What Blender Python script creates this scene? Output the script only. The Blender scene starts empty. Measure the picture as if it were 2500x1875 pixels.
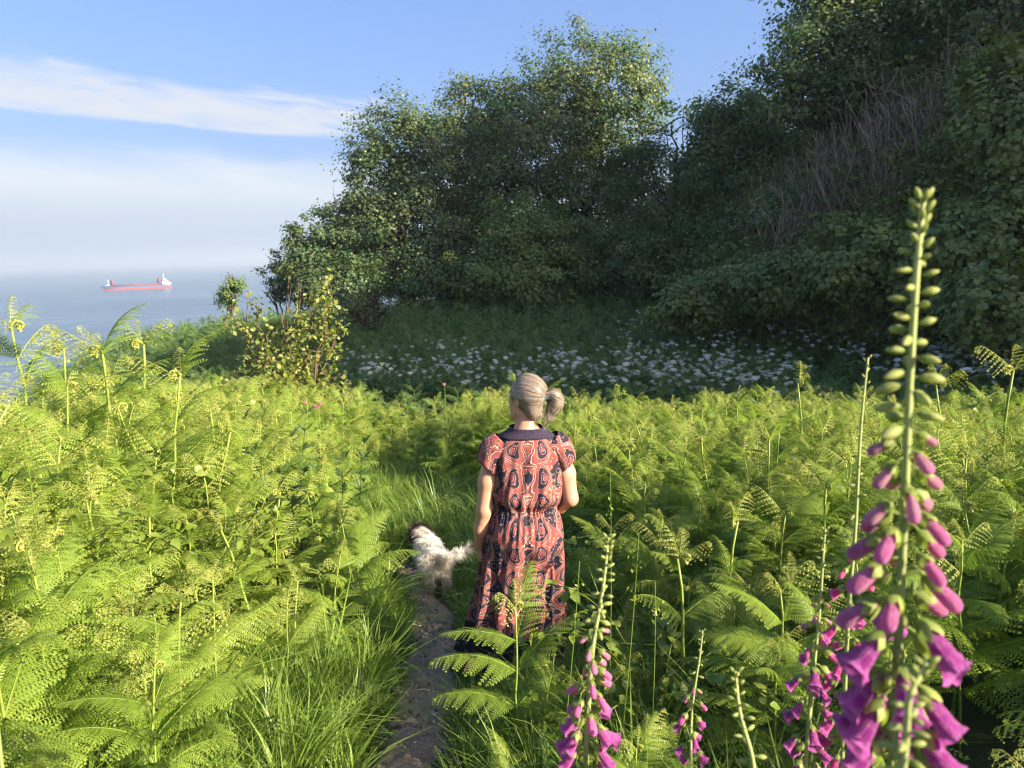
import bpy, math, random
import numpy as np
from mathutils import Matrix, Vector, Euler

random.seed(11)
rng = np.random.default_rng(11)
R = math.radians
scene = bpy.context.scene
COL = scene.collection

# ------------------------------------------------------------------ camera
CAM_Z, PITCH, ROLL, FPX = 2.25, R(9.95), R(1.5), 1805.0
cam_data = bpy.data.cameras.new("camera")
cam = bpy.data.objects.new("camera", cam_data)
COL.objects.link(cam)
cam_data.sensor_width = 36.0
cam_data.lens = FPX / 2500.0 * 36.0
cam_data.clip_start = 0.05
cam_data.clip_end = 60000.0
cam.matrix_world = Matrix.Translation((0, 0, CAM_Z)) @ Matrix.Rotation(math.pi / 2 - PITCH, 4, 'X') @ Matrix.Rotation(-ROLL, 4, 'Z')
cam_data.dof.use_dof = True
cam_data.dof.focus_distance = 3.9
cam_data.dof.aperture_fstop = 5.0
scene.camera = cam

# ------------------------------------------------------------------ light: sun low on the right, a little behind the camera
SUN_AZ, SUN_EL = R(118), R(23)          # azimuth clockwise from +Y (the view direction)
SUN_DIR = Vector((math.sin(SUN_AZ) * math.cos(SUN_EL), math.cos(SUN_AZ) * math.cos(SUN_EL), math.sin(SUN_EL)))
sun_data = bpy.data.lights.new("sun", 'SUN')
sun_data.energy = 5.0
sun_data.angle = R(0.53)
sun_data.color = (1.0, 0.87, 0.68)
sun = bpy.data.objects.new("sun", sun_data)
COL.objects.link(sun)
sun.rotation_euler = SUN_DIR.to_track_quat('Z', 'Y').to_euler()

scene.view_settings.view_transform = 'Standard'
scene.view_settings.look = 'None'
scene.view_settings.gamma = 1.0
scene.view_settings.exposure = 1.85
scene.cycles.max_bounces = 8
scene.cycles.diffuse_bounces = 3
scene.cycles.glossy_bounces = 2
scene.cycles.transmission_bounces = 4
scene.cycles.transparent_max_bounces = 4
scene.cycles.use_denoising = True
scene.cycles.use_adaptive_sampling = True
scene.cycles.adaptive_threshold = 0.018
scene.cycles.filter_width = 1.2
scene.cycles.sample_clamp_indirect = 6.0
scene.cycles.caustics_reflective = False
scene.cycles.caustics_refractive = False

# ---- tiny node helper
class NT:
    def __init__(self, tree):
        self.t = tree
        tree.nodes.clear()
    def n(self, typ, **kw):
        nd = self.t.nodes.new(typ)
        for k, v in kw.items():
            if k.startswith('i_'):
                nd.inputs[k[2:].replace('__', ' ')].default_value = v
            else:
                setattr(nd, k, v)
        return nd
    def l(self, a, b):
        self.t.links.new(a, b)
    def val(self, sock, v):
        if hasattr(v, 'links') or isinstance(v, bpy.types.NodeSocket):
            self.t.links.new(v, sock)
        else:
            sock.default_value = v
    def m(self, op, a, b=None, c=None, clamp=False):
        nd = self.t.nodes.new('ShaderNodeMath'); nd.operation = op; nd.use_clamp = clamp
        self.val(nd.inputs[0], a)
        if b is not None: self.val(nd.inputs[1], b)
        if c is not None: self.val(nd.inputs[2], c)
        return nd.outputs[0]
    def sm(self, x, a, b):
        nd = self.t.nodes.new('ShaderNodeMapRange'); nd.interpolation_type = 'SMOOTHSTEP'
        self.val(nd.inputs['Value'], x)
        nd.inputs['From Min'].default_value = a; nd.inputs['From Max'].default_value = b
        return nd.outputs['Result']
    def mix(self, f, a, b):
        nd = self.t.nodes.new('ShaderNodeMix'); nd.data_type = 'RGBA'
        self.val(nd.inputs[0], f)
        self.val(nd.inputs[6], a if not isinstance(a, tuple) else (*a, 1)[:4])
        self.val(nd.inputs[7], b if not isinstance(b, tuple) else (*b, 1)[:4])
        return nd.outputs[2]
    def noise(self, vec, scale, detail=4, rough=.55, dist=0.0):
        nd = self.t.nodes.new('ShaderNodeTexNoise')
        if vec is not None: self.l(vec, nd.inputs['Vector'])
        nd.inputs['Scale'].default_value = scale; nd.inputs['Detail'].default_value = detail
        nd.inputs['Roughness'].default_value = rough; nd.inputs['Distortion'].default_value = dist
        return nd.outputs['Fac']

# ------------------------------------------------------------------ sky: Nishita, a sea-fog bank low down and streaks of thin cloud
world = bpy.data.worlds.new("World")
scene.world = world
world.use_nodes = True
w = NT(world.node_tree)
sky = w.n('ShaderNodeTexSky')
sky.sky_type = 'NISHITA'
sky.sun_disc = False
sky.sun_elevation = SUN_EL
sky.sun_rotation = SUN_AZ
sky.altitude = 30
sky.air_density = 1.0
sky.dust_density = 4.0
sky.ozone_density = 5.0
tc = w.n('ShaderNodeTexCoord')
sep = w.n('ShaderNodeSeparateXYZ'); w.l(tc.outputs['Generated'], sep.inputs[0])
el = w.m('ARCSINE', sep.outputs['Z'])                           # elevation, radians
az = w.m('ARCTAN2', sep.outputs['X'], sep.outputs['Y'])          # azimuth from +Y, clockwise
cv = w.n('ShaderNodeCombineXYZ')
w.l(w.m('MULTIPLY', az, 1.0), cv.inputs[0]); w.l(w.m('ADD', w.m('MULTIPLY', el, 6.0), w.m('MULTIPLY', az, 0.7)), cv.inputs[1])
n1 = w.noise(cv.outputs[0], 3.1, 7, .6, .5)
n2 = w.noise(cv.outputs[0], 9.0, 6, .6, .9)
cover = w.m('ADD', w.m('MULTIPLY', n1, .45), w.m('MULTIPLY', n2, .55))
# streaky band of cloud between about 12 and 18 degrees up, thinning out away from the sea side
eld = w.m('SUBTRACT', el, w.m('MULTIPLY', w.m('ADD', az, .62), -0.05))
band = w.m('MULTIPLY', w.sm(eld, R(9.2), R(10.2)), w.m('SUBTRACT', 1.0, w.sm(eld, R(10.9), R(14.2))))
azc = w.m('COSINE', w.m('ADD', az, .75))
band = w.m('MULTIPLY', band, w.sm(azc, .72, .93))
cloud = w.m('MULTIPLY', w.sm(w.m('ADD', cover, w.m('MULTIPLY', band, .30)), .55, .84), .95)
cloud = w.m('MULTIPLY', cloud, w.sm(band, 0.0, .35))
# fog bank: thick at the horizon, its upper rim about 9 to 11 degrees up and uneven
rim = w.m('ADD', w.m('ADD', eld, w.m('MULTIPLY', w.m('SUBTRACT', n1, .5), .07)), w.m('MULTIPLY', w.m('SUBTRACT', n2, .5), .02))
fog = w.m('SUBTRACT', 1.0, w.sm(rim, R(5.6), R(8.9)))
fogc = w.mix(w.sm(el, R(1.0), R(7.5)), (.62, .745, .92), (1.02, 1.06, 1.10))
skyc = w.n('ShaderNodeVectorMath', operation='SCALE'); w.l(sky.outputs[0], skyc.inputs[0]); skyc.inputs['Scale'].default_value = 0.12
tintn = w.n('ShaderNodeMix', data_type='RGBA', blend_type='MULTIPLY'); tintn.inputs[0].default_value = 1
w.l(skyc.outputs[0], tintn.inputs[6]); tintn.inputs[7].default_value = (.58, .44, .42, 1)
veil = w.n('ShaderNodeVectorMath', operation='ADD'); w.l(tintn.outputs[2], veil.inputs[0]); veil.inputs[1].default_value = (.007, .037, .100)   # thin high haze
FOGS = 0.255
sc1 = w.n('ShaderNodeVectorMath', operation='SCALE'); w.l(fogc, sc1.inputs[0]); sc1.inputs['Scale'].default_value = FOGS
m1 = w.mix(w.m('MULTIPLY', fog, .95), veil.outputs[0], sc1.outputs[0])
m2 = w.mix(cloud, m1, (.86 * .26, .90 * .26, .98 * .26))
bg = w.n('ShaderNodeBackground'); w.l(m2, bg.inputs['Color']); bg.inputs['Strength'].default_value = 1.0
out = w.n('ShaderNodeOutputWorld'); w.l(bg.outputs[0], out.inputs['Surface'])

# ================================================================== helpers
def P(px, py, y):
    """World point on the ray through photo pixel (2500 wide) at world depth y."""
    u, v = (px - 1250) / FPX, (937.5 - py) / FPX
    uu = u * math.cos(ROLL) + v * math.sin(ROLL)
    vv = -u * math.sin(ROLL) + v * math.cos(ROLL)
    d = Vector((uu, math.cos(PITCH) + vv * math.sin(PITCH), -math.sin(PITCH) + vv * math.cos(PITCH)))
    return Vector((0, 0, CAM_Z)) + d * (y / d.y)

def project(p):
    """World points (n,3) -> photo pixels and depth."""
    q = np.asarray(p, float) - np.array([0, 0, CAM_Z])
    f = q[:, 1] * math.cos(PITCH) - q[:, 2] * math.sin(PITCH)
    uu = q[:, 0] / f
    vv = (q[:, 1] * math.sin(PITCH) + q[:, 2] * math.cos(PITCH)) / f
    u = uu * math.cos(ROLL) - vv * math.sin(ROLL)
    v = uu * math.sin(ROLL) + vv * math.cos(ROLL)
    return 1250 + u * FPX, 937.5 - v * FPX, f

def sstep(x, a, b):
    t = np.clip((np.asarray(x, float) - a) / (b - a), 0, 1)
    return t * t * (3 - 2 * t)

def path_x(y):
    return np.interp(y, [-4, 0, 2.4, 3.5, 4.4, 5.0, 5.6, 6.2, 7.5, 9, 12], [-.1, -.3, -.46, -.47, -.55, -.70, -.95, -1.2, -1.45, -1.55, -1.7])

SEA_Z = CAM_Z - 24.0
SK, SO = .53, 9.7          # the bank's near edge runs along the sun's direction

def height(x, y):
    x = np.asarray(x, float); y = np.asarray(y, float)
    base = np.interp(y, [-300, -30, -5, 0, 2.4, 3.5, 5, 8, 12, 20, 28, 34, 60], [5.5, 4, 1.2, .68, .34, .08, -.07, -.42, -.75, -.5, .05, .5, .5])
    base = base + .0 * x
    near = 1 - sstep(y, 7.0, 10.5)
    left = .50 * sstep(-(x - path_x(y)), .45, 2.0) * near * (1 - .75 * sstep(y, 4.5, 8.0))
    right = .16 * sstep(x - path_x(y), .8, 3.0) * near
    s = y + SK * x - SO
    hill = np.interp(x - 2.6 * (1 - sstep(y, 14, 21)), [4.8, 5.6, 6.5, 8, 10, 12, 20, 40, 400], [0, .12, .7, 2.2, 4.3, 6.7, 13.8, 23.5, 28])
    hill = hill * sstep(s, -0.3, 3.2) * (1 - sstep(y, 30, 40))
    d1 = -x - (6.6 + .42 * np.maximum(y - 8, 0))
    d2 = y - (33.5 + .62 * np.minimum(x, 40))
    def sp(d): return np.logaddexp(0, np.clip(d / 1.6, -50, 50)) * 1.6
    drop = .78 * np.maximum(sp(d1), sp(d2) * .8) 
    bump = .05 * np.sin(1.7 * x + .6 * y) * np.sin(1.3 * y - .4 * x + 1) + .03 * np.sin(4.1 * x + 1.2) * np.sin(3.7 * y)
    bump = bump * sstep(np.abs(x - path_x(y)), .25, .9)
    return np.maximum(base + left + right + hill - drop + bump, SEA_Z - 9)

def h1(x, y): return float(height(np.array([x]), np.array([y]))[0])

def new_mesh(name, V, faces, mat=None, tint=None, col=None, smooth=False, uv=None):
    V = np.asarray(V, np.float32)
    if not isinstance(faces, (list, tuple)): faces = [faces]
    faces = [np.asarray(f, np.int32) for f in faces if len(f)]
    me = bpy.data.meshes.new(name)
    me.vertices.add(len(V)); me.vertices.foreach_set('co', V.ravel())
    loops = np.concatenate([f.ravel() for f in faces])
    tot = np.concatenate([np.full(len(f), f.shape[1], np.int32) for f in faces])
    start = np.concatenate([[0], np.cumsum(tot)[:-1]]).astype(np.int32)
    me.loops.add(len(loops)); me.loops.foreach_set('vertex_index', loops)
    me.polygons.add(len(tot)); me.polygons.foreach_set('loop_start', start)
    me.update(calc_edges=True)
    if tint is not None:
        a = me.attributes.new('tint', 'FLOAT', 'POINT'); a.data.foreach_set('value', np.asarray(tint, np.float32))
    if col is not None:
        a = me.attributes.new('col', 'FLOAT_COLOR', 'POINT')
        c = np.ones((len(V), 4), np.float32); c[:, :3] = col; a.data.foreach_set('color', c.ravel())
    if uv is not None:
        a = me.attributes.new('pat', 'FLOAT2', 'POINT'); a.data.foreach_set('vector', np.asarray(uv, np.float32).ravel())
    if smooth: me.shade_smooth()
    if mat is not None: me.materials.append(mat)
    return me

class Geo:
    """Collects pieces into one mesh."""
    def __init__(s): s.V = []; s.F = {}; s.T = []; s.n = 0
    def add(s, V, F, t=0.0):
        V = np.asarray(V, float).reshape(-1, 3)
        for f in (F if isinstance(F, list) else [F]):
            f = np.asarray(f, int)
            if len(f): s.F.setdefault(f.shape[1], []).append(f + s.n)
        s.V.append(V); s.T.append(np.broadcast_to(np.asarray(t, float), (len(V),))); s.n += len(V)
        return s
    def data(s):
        return np.concatenate(s.V), [np.concatenate(f) for f in s.F.values()], np.concatenate(s.T)
    def mesh(s, name, mat, smooth=False):
        V, F, T = s.data()
        return new_mesh(name, V, F, mat, tint=T, smooth=smooth)

def unit(v):
    v = np.asarray(v, float); return v / (np.linalg.norm(v, axis=-1, keepdims=True) + 1e-12)

def tube(pts, rad, sides=6, cap=True):
    pts = np.asarray(pts, float); n = len(pts)
    rad = np.broadcast_to(np.asarray(rad, float), (n,))
    T = unit(np.gradient(pts, axis=0))
    ref = np.array([0, 0, 1.0]) if abs(T[0][2]) < .9 else np.array([1.0, 0, 0])
    A = unit(np.cross(T, ref)); 
    for i in range(1, n):
        a = A[i - 1] - T[i] * np.dot(A[i - 1], T[i]); A[i] = a / (np.linalg.norm(a) + 1e-9)
    B = np.cross(T, A)
    th = np.arange(sides) / sides * 2 * np.pi
    V = pts[:, None] + rad[:, None, None] * (np.cos(th)[None, :, None] * A[:, None] + np.sin(th)[None, :, None] * B[:, None])
    V = V.reshape(-1, 3)
    i = np.arange(n - 1)[:, None] * sides; j = np.arange(sides)[None, :]; j2 = (j + 1) % sides
    F = [np.stack([i + j, i + j2, i + sides + j2, i + sides + j], -1).reshape(-1, 4)]
    if cap:
        F.append(np.array([list(range(sides))[::-1]])); F.append(np.array([[(n - 1) * sides + k for k in range(sides)]]))
    return V, F

def bez(a, b, c, n=10):
    t = np.linspace(0, 1, n)[:, None]
    a, b, c = (np.asarray(v, float) for v in (a, b, c))
    return (1 - t) ** 2 * a + 2 * t * (1 - t) * b + t * t * c

def box(cx, cy, cz, sx, sy, sz):
    V = np.array([[x, y, z] for z in (-.5, .5) for y in (-.5, .5) for x in (-.5, .5)]) * [sx, sy, sz] + [cx, cy, cz]
    F = np.array([[0, 2, 3, 1], [4, 5, 7, 6], [0, 1, 5, 4], [2, 6, 7, 3], [0, 4, 6, 2], [1, 3, 7, 5]])
    return V, F

def obj(name, me, parent=None, loc=None, rot=None, scl=None):
    o = bpy.data.objects.new(name, me); COL.objects.link(o)
    if parent is not None: o.parent = parent
    if loc is not None: o.location = loc
    if rot is not None: o.rotation_euler = rot
    if scl is not None: o.scale = (scl, scl, scl) if not hasattr(scl, '__len__') else scl
    return o

def tag(o, label=None, cat=None, group=None, kind=None):
    if label: o['label'] = label
    if cat: o['category'] = cat
    if group: o['group'] = group
    if kind: o['kind'] = kind
    return o

def empty(name, loc=(0, 0, 0), rot=(0, 0, 0), scl=1.0):
    o = bpy.data.objects.new(name, None); COL.objects.link(o)
    o.empty_display_size = .1; o.location = loc; o.rotation_euler = rot; o.scale = (scl, scl, scl)
    return o

# ------------------------------------------------------------------ materials
def newmat(name):
    m = bpy.data.materials.new(name); m.use_nodes = True
    return m, NT(m.node_tree)

def finish(t, shader, disp=None):
    o = t.n('ShaderNodeOutputMaterial'); t.l(shader, o.inputs['Surface'])

def leafmat(name, dark, light, young, trans=.4, rough=.5, spec=.35, transcol=None, noise_scale=None):
    m, t = newmat(name)
    oi = t.n('ShaderNodeObjectInfo')
    at = t.n('ShaderNodeAttribute', attribute_name='tint')
    c = t.mix(oi.outputs['Random'], dark, light)
    if noise_scale:
        g = t.n('ShaderNodeNewGeometry')
        c = t.mix(t.sm(t.noise(g.outputs['Position'], noise_scale, 3), .35, .65), c, tuple(.62 * a + .38 * b for a, b in zip(dark, young)))
    c = t.mix(at.outputs['Fac'], c, young)
    p = t.n('ShaderNodeBsdfPrincipled'); t.l(c, p.inputs['Base Color'])
    p.inputs['Roughness'].default_value = rough; p.inputs['Specular IOR Level'].default_value = spec
    tr = t.n('ShaderNodeBsdfTranslucent')
    mm = t.n('ShaderNodeMix', data_type='RGBA', blend_type='MULTIPLY'); mm.inputs[0].default_value = 1
    t.l(c, mm.inputs[6]); mm.inputs[7].default_value = (*(transcol or (1.08, 1.22, .5)), 1)
    t.l(mm.outputs[2], tr.inputs['Color'])
    mx = t.n('ShaderNodeMixShader'); mx.inputs[0].default_value = trans
    t.l(p.outputs[0], mx.inputs[1]); t.l(tr.outputs[0], mx.inputs[2])
    finish(t, mx.outputs[0])
    return m

def plain(name, col, rough=.6, spec=.4, var=.0, vscale=20., bump=0., bscale=60., metallic=0., coord='Object', stretch=None):
    m, t = newmat(name)
    tcn = t.n('ShaderNodeTexCoord')
    vec = tcn.outputs[coord]
    if stretch:
        mp = t.n('ShaderNodeMapping'); t.l(vec, mp.inputs['Vector']); mp.inputs['Scale'].default_value = stretch; vec = mp.outputs[0]
    p = t.n('ShaderNodeBsdfPrincipled')
    if var:
        c = t.mix(t.sm(t.noise(vec, vscale, 5), .3, .7), tuple(max(0, a * (1 - var)) for a in col), tuple(min(1, a * (1 + var)) for a in col))
        t.l(c, p.inputs['Base Color'])
    else:
        p.inputs['Base Color'].default_value = (*col, 1)
    p.inputs['Roughness'].default_value = rough; p.inputs['Specular IOR Level'].default_value = spec; p.inputs['Metallic'].default_value = metallic
    if bump:
        b = t.n('ShaderNodeBump'); b.inputs['Strength'].default_value = bump; b.inputs['Distance'].default_value = .02
        t.l(t.noise(vec, bscale, 5), b.inputs['Height']); t.l(b.outputs[0], p.inputs['Normal'])
    finish(t, p.outputs[0])
    return m

def colattr(name, rough=.6, spec=.3, trans=0., sheen=0.):
    m, t = newmat(name)
    at = t.n('ShaderNodeAttribute', attribute_name='col')
    p = t.n('ShaderNodeBsdfPrincipled'); t.l(at.outputs['Color'], p.inputs['Base Color'])
    p.inputs['Roughness'].default_value = rough; p.inputs['Specular IOR Level'].default_value = spec
    if trans:
        tr = t.n('ShaderNodeBsdfTranslucent'); t.l(at.outputs['Color'], tr.inputs['Color'])
        mx = t.n('ShaderNodeMixShader'); mx.inputs[0].default_value = trans
        t.l(p.outputs[0], mx.inputs[1]); t.l(tr.outputs[0], mx.inputs[2]); finish(t, mx.outputs[0])
    else:
        finish(t, p.outputs[0])
    return m

M_BRACKEN = leafmat('bracken_leaf', (.135, .245, .030), (.215, .335, .042), (.37, .43, .075), .48, noise_scale=.9)
M_STEM = leafmat('bracken_stem', (.10, .18, .03), (.15, .22, .035), (.28, .34, .06), .1)
M_YOUNG = leafmat('bracken_young', (.23, .34, .05), (.29, .38, .06), (.44, .42, .12), .40)
M_GRASS = leafmat('grass_blade', (.085, .175, .02), (.15, .26, .03), (.27, .34, .065), .38, rough=.4)
M_BRAMBLE = leafmat('bramble_leaf', (.10, .17, .02), (.16, .23, .03), (.28, .31, .06), .35, rough=.42)
M_MUG = leafmat('pointed_leaf', (.055, .105, .03), (.085, .15, .04), (.15, .22, .06), .35, rough=.45)
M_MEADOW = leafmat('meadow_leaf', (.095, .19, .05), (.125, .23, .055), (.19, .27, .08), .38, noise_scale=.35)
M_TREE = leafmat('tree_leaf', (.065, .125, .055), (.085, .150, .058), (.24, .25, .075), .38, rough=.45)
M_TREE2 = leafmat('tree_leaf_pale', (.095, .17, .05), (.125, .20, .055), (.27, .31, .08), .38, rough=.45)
M_BANK = leafmat('bank_leaf', (.085, .14, .042), (.115, .18, .048), (.22, .26, .065), .32, noise_scale=.5)
M_SHRUB = leafmat('shrub_leaf', (.14, .20, .04), (.20, .26, .05), (.32, .30, .08), .35)
M_WOOD = plain('bark', (.075, .06, .045), .9, .1, .35, 9, .8, 30, stretch=(1, 1, .3))
M_TWIG = plain('dead_twig', (.22, .175, .13), .9, .1, .4, 6)
M_TWIGB = plain('brown_twig', (.14, .09, .055), .85, .15, .3, 6)
M_UMBEL = plain('white_umbel', (.62, .64, .54), .7, .2, .1, 30)

# ================================================================== ground, path, sea
gx = np.unique(np.round(np.concatenate([-np.geomspace(16, 70, 24), np.arange(-16, -6, .5), np.arange(-6, 8, .11), np.arange(8, 26, .6), np.geomspace(26, 900, 26)]), 3))
gy = np.unique(np.round(np.concatenate([-np.geomspace(4, 900, 22), np.arange(-4, 12, .12), np.arange(12, 50, .6), np.geomspace(50, 900, 26)]), 3))
GX, GY = np.meshgrid(gx, gy, indexing='ij')
GZ = height(GX, GY)
V = np.stack([GX, GY, GZ], -1).reshape(-1, 3)
nx_, ny_ = GX.shape
I = (np.arange(nx_ - 1)[:, None] * ny_ + np.arange(ny_ - 1)[None, :]).ravel()
Fq = np.stack([I, I + ny_, I + ny_ + 1, I + 1], -1)
m, t = newmat('soil_and_litter')
g = t.n('ShaderNodeNewGeometry')
nz = t.noise(g.outputs['Position'], 2.2, 7, .65)
nz2 = t.noise(g.outputs['Position'], 26., 5, .6)
c = t.mix(t.sm(nz, .35, .65), (.045, .055, .02), (.085, .075, .04))
c = t.mix(t.sm(nz2, .45, .7), c, (.045, .085, .02))
p = t.n('ShaderNodeBsdfPrincipled'); t.l(c, p.inputs['Base Color']); p.inputs['Roughness'].default_value = .95
b = t.n('ShaderNodeBump'); b.inputs['Distance'].default_value = .03; t.l(nz2, b.inputs['Height']); t.l(b.outputs[0], p.inputs['Normal'])
finish(t, p.outputs[0])
ground = tag(obj('ground', new_mesh('ground', V, Fq, m, smooth=True)), kind='structure')

# trodden earth path
ys = np.arange(-2.0, 6.35, .02)
ws = np.linspace(-1, 1, 27)
YY, WW = np.meshgrid(ys, ws, indexing='ij')
half = .145 + .03 * np.sin(YY * 2.3) + .022 * np.sin(YY * 5.9 + 1) + .02 * np.sin(YY * 11 + 2 * np.sign(WW))
half = half * np.interp(YY, [-2, 2.6, 5, 6.5, 8.6], [1.0, .98, .95, .8, .4])
PX = path_x(YY) - 1.25 * sstep(YY, 5.25, 6.4) + WW * half * (1 + .8 * sstep(YY, 5.4, 5.9))
fine = .011 * np.sin(31 * PX + 13 * YY) * np.sin(23 * YY - 9 * PX) + .009 * np.sin(71 * PX + 2) * np.sin(57 * YY + 1.3) + .012 * np.sin(6 * YY + 4 * PX)
PZ = height(PX, YY) + .028 + fine * (1 - WW ** 2) - .035 * WW ** 6
V = np.stack([PX, YY, PZ], -1).reshape(-1, 3)
a_, b_ = YY.shape
I = (np.arange(a_ - 1)[:, None] * b_ + np.arange(b_ - 1)[None, :]).ravel()
m, t = newmat('trodden_earth')
g = t.n('ShaderNodeNewGeometry')
na = t.noise(g.outputs['Position'], 7, 8, .65); nb = t.noise(g.outputs['Position'], 60, 6, .7)
vr = t.n('ShaderNodeTexVoronoi', feature='DISTANCE_TO_EDGE'); t.l(g.outputs['Position'], vr.inputs['Vector']); vr.inputs['Scale'].default_value = 22
c = t.mix(t.sm(na, .3, .7), (.33, .22, .14), (.50, .36, .24))
c = t.mix(t.sm(nb, .5, .75), c, (.14, .105, .08))
c = t.mix(t.m('MULTIPLY', t.sm(t.noise(g.outputs['Position'], 2.6, 6, .7), .45, .7), .55), c, (.13, .11, .07))
p = t.n('ShaderNodeBsdfPrincipled'); t.l(c, p.inputs['Base Color']); p.inputs['Roughness'].default_value = .95; p.inputs['Specular IOR Level'].default_value = .15
hh = t.m('ADD', t.m('MULTIPLY', nb, .6), t.m('ADD', na, t.m('MULTIPLY', t.sm(vr.outputs['Distance'], 0, .04), .25)))
b = t.n('ShaderNodeBump'); b.inputs['Distance'].default_value = .022; b.inputs['Strength'].default_value = .9; t.l(hh, b.inputs['Height']); t.l(b.outputs[0], p.inputs['Normal'])
finish(t, p.outputs[0])
tag(obj('path', new_mesh('path', V, np.stack([I, I + b_, I + b_ + 1, I + 1], -1), m, smooth=True)), kind='structure')

# sea
S = 30000.0
xs = np.array([-S, -4000, -1500, -400, 0, 400, 1500, 4000, S])
XX, YY2 = np.meshgrid(xs, np.array([-S, -4000, -1000, 0, 300, 900, 2000, 5000, S]), indexing='ij')
V = np.stack([XX, YY2, np.full_like(XX, SEA_Z)], -1).reshape(-1, 3)
I = (np.arange(8)[:, None] * 9 + np.arange(8)[None, :]).ravel()
m, t = newmat('sea_water')
g = t.n('ShaderNodeNewGeometry')
mp = t.n('ShaderNodeMapping'); t.l(g.outputs['Position'], mp.inputs['Vector']); mp.inputs['Scale'].default_value = (.35, 1.0, 1.0); mp.inputs['Rotation'].default_value = (0, 0, R(-6))
na = t.noise(mp.outputs[0], .09, 6, .62, .3)
nb = t.noise(mp.outputs[0], .55, 5, .6, .2)
nc = t.noise(mp.outputs[0], .012, 4, .55, .4)
nw = t.n('ShaderNodeTexWave', wave_type='BANDS', bands_direction='Y'); t.l(mp.outputs[0], nw.inputs['Vector']); nw.inputs['Scale'].default_value = .018; nw.inputs['Distortion'].default_value = 14; nw.inputs['Detail'].default_value = 3; nw.inputs['Detail Scale'].default_value = 1.5
hh = t.m('ADD', t.m('MULTIPLY', na, 7.0), t.m('ADD', t.m('MULTIPLY', nb, 1.3), t.m('MULTIPLY', nw.outputs['Fac'], 2.5)))
b = t.n('ShaderNodeBump'); b.inputs['Distance'].default_value = 1.0; b.inputs['Strength'].default_value = .55; t.l(hh, b.inputs['Height'])
p = t.n('ShaderNodeBsdfPrincipled')
t.l(t.mix(t.sm(nc, .35, .65), (.07, .115, .165), (.10, .155, .205)), p.inputs['Base Color'])
p.inputs['Roughness'].default_value = .3; p.inputs['IOR'].default_value = 1.33; t.l(b.outputs[0], p.inputs['Normal'])
finish(t, p.outputs[0])
tag(obj('sea', new_mesh('sea', V, np.stack([I, I + 9, I + 10, I + 1], -1), m)), kind='structure')

# ================================================================== trees and shrubs
LEAF_Q = np.array([[0, 0, 0], [.5, .32, .06], [1, 0, -.05], [.5, -.32, .06]])   # a small folded diamond leaf

def leaf_cloud(cent, nrm_bias, size, tint, folds=True):
    """One quad leaf per centre, random orientation biased to hang outward."""
    n = len(cent)
    up = unit(np.asarray(nrm_bias) * .9 + rng.normal(size=(n, 3)) * .55 + [0, 0, .55])      # blades face outward and up
    d = unit(np.cross(up, rng.normal(size=(n, 3)))); d = unit(d + [0, 0, -.35] - up * np.sum((d + [0, 0, -.35]) * up, 1, keepdims=True))
    r = np.cross(up, d)
    s = size * rng.uniform(.65, 1.3, (n, 1))
    V = cent[:, None] + s[:, None] * (LEAF_Q[None, :, 0:1] * d[:, None] + LEAF_Q[None, :, 1:2] * 1.25 * r[:, None] + LEAF_Q[None, :, 2:3] * up[:, None])
    F = np.arange(n * 4).reshape(-1, 4)
    return V.reshape(-1, 3), F, np.repeat(tint, 4)

def crown_points(blobs, n_leaves, spray=.38, per=55, shell=.55):
    """Leaf centres gathered in sprays on and inside ellipsoid blobs; returns centres, outward vectors, per-leaf clump tint."""
    vols = np.array([b[3] * b[4] * b[5] for b in blobs]) ** (2 / 3)
    vols = vols / vols.sum()
    C, O, T = [], [], []
    for b, f in zip(blobs, vols):
        k = max(4, int(n_leaves * f / per))
        d = unit(rng.normal(size=(k, 3)))
        rr = shell + (1.06 - shell) * rng.random((k, 1)) ** .55
        lump = 1 + .16 * np.sin(d[:, :1] * 5 + b[0]) * np.sin(d[:, 2:3] * 6 + b[1]) + .10 * np.sin(d[:, 1:2] * 11 + b[2])
        cc = np.array(b[:3]) + d * rr * lump * np.array(b[3:6])
        hole = np.sin(2.7 * cc[:, 0] + b[1]) * np.sin(2.5 * cc[:, 1] + 1) * np.sin(2.9 * cc[:, 2] + b[0]) + .5 * np.sin(5.3 * cc[:, 0] + 2) * np.sin(4.9 * cc[:, 2])
        sel = hole > -.22
        cc, d = cc[sel], d[sel]; k = len(cc)
        q = rng.integers(per // 2, per * 3 // 2, k)
        idx = np.repeat(np.arange(k), q)
        off = np.clip(rng.normal(size=(len(idx), 3)), -1.9, 1.9) * spray * np.array([.9, .9, .55]) * rng.uniform(.5, 1.2, k)[idx][:, None]
        off += unit(d[idx] + [0, 0, .35]) * (np.minimum(rng.exponential(.5, len(idx)), 1.1) * spray * rng.uniform(.2, 1.5, k)[idx])[:, None]
        C.append(cc[idx] + off); O.append(d[idx] * .8 + unit(off) * .75)
        T.append(np.clip(rng.normal(.24, .24, k)[idx] + rng.normal(0, .1, len(idx)), 0, 1))
    return np.concatenate(C), np.concatenate(O), np.concatenate(T)

def branch(g, a, b, r0, r1, bend=.15, n=9, sides=6):
    a = np.asarray(a, float); b = np.asarray(b, float)
    L = np.linalg.norm(b - a)
    mid = (a + b) / 2 + rng.normal(size=3) * bend * L + np.array([0, 0, .06 * L])
    pts = bez(a, mid, b, n)
    pts[1:-1] += rng.normal(size=(n - 2, 3)) * .012 * L
    V, F = tube(pts, np.linspace(r0, r1, n), sides)
    g.add(V, F)
    return pts

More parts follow.
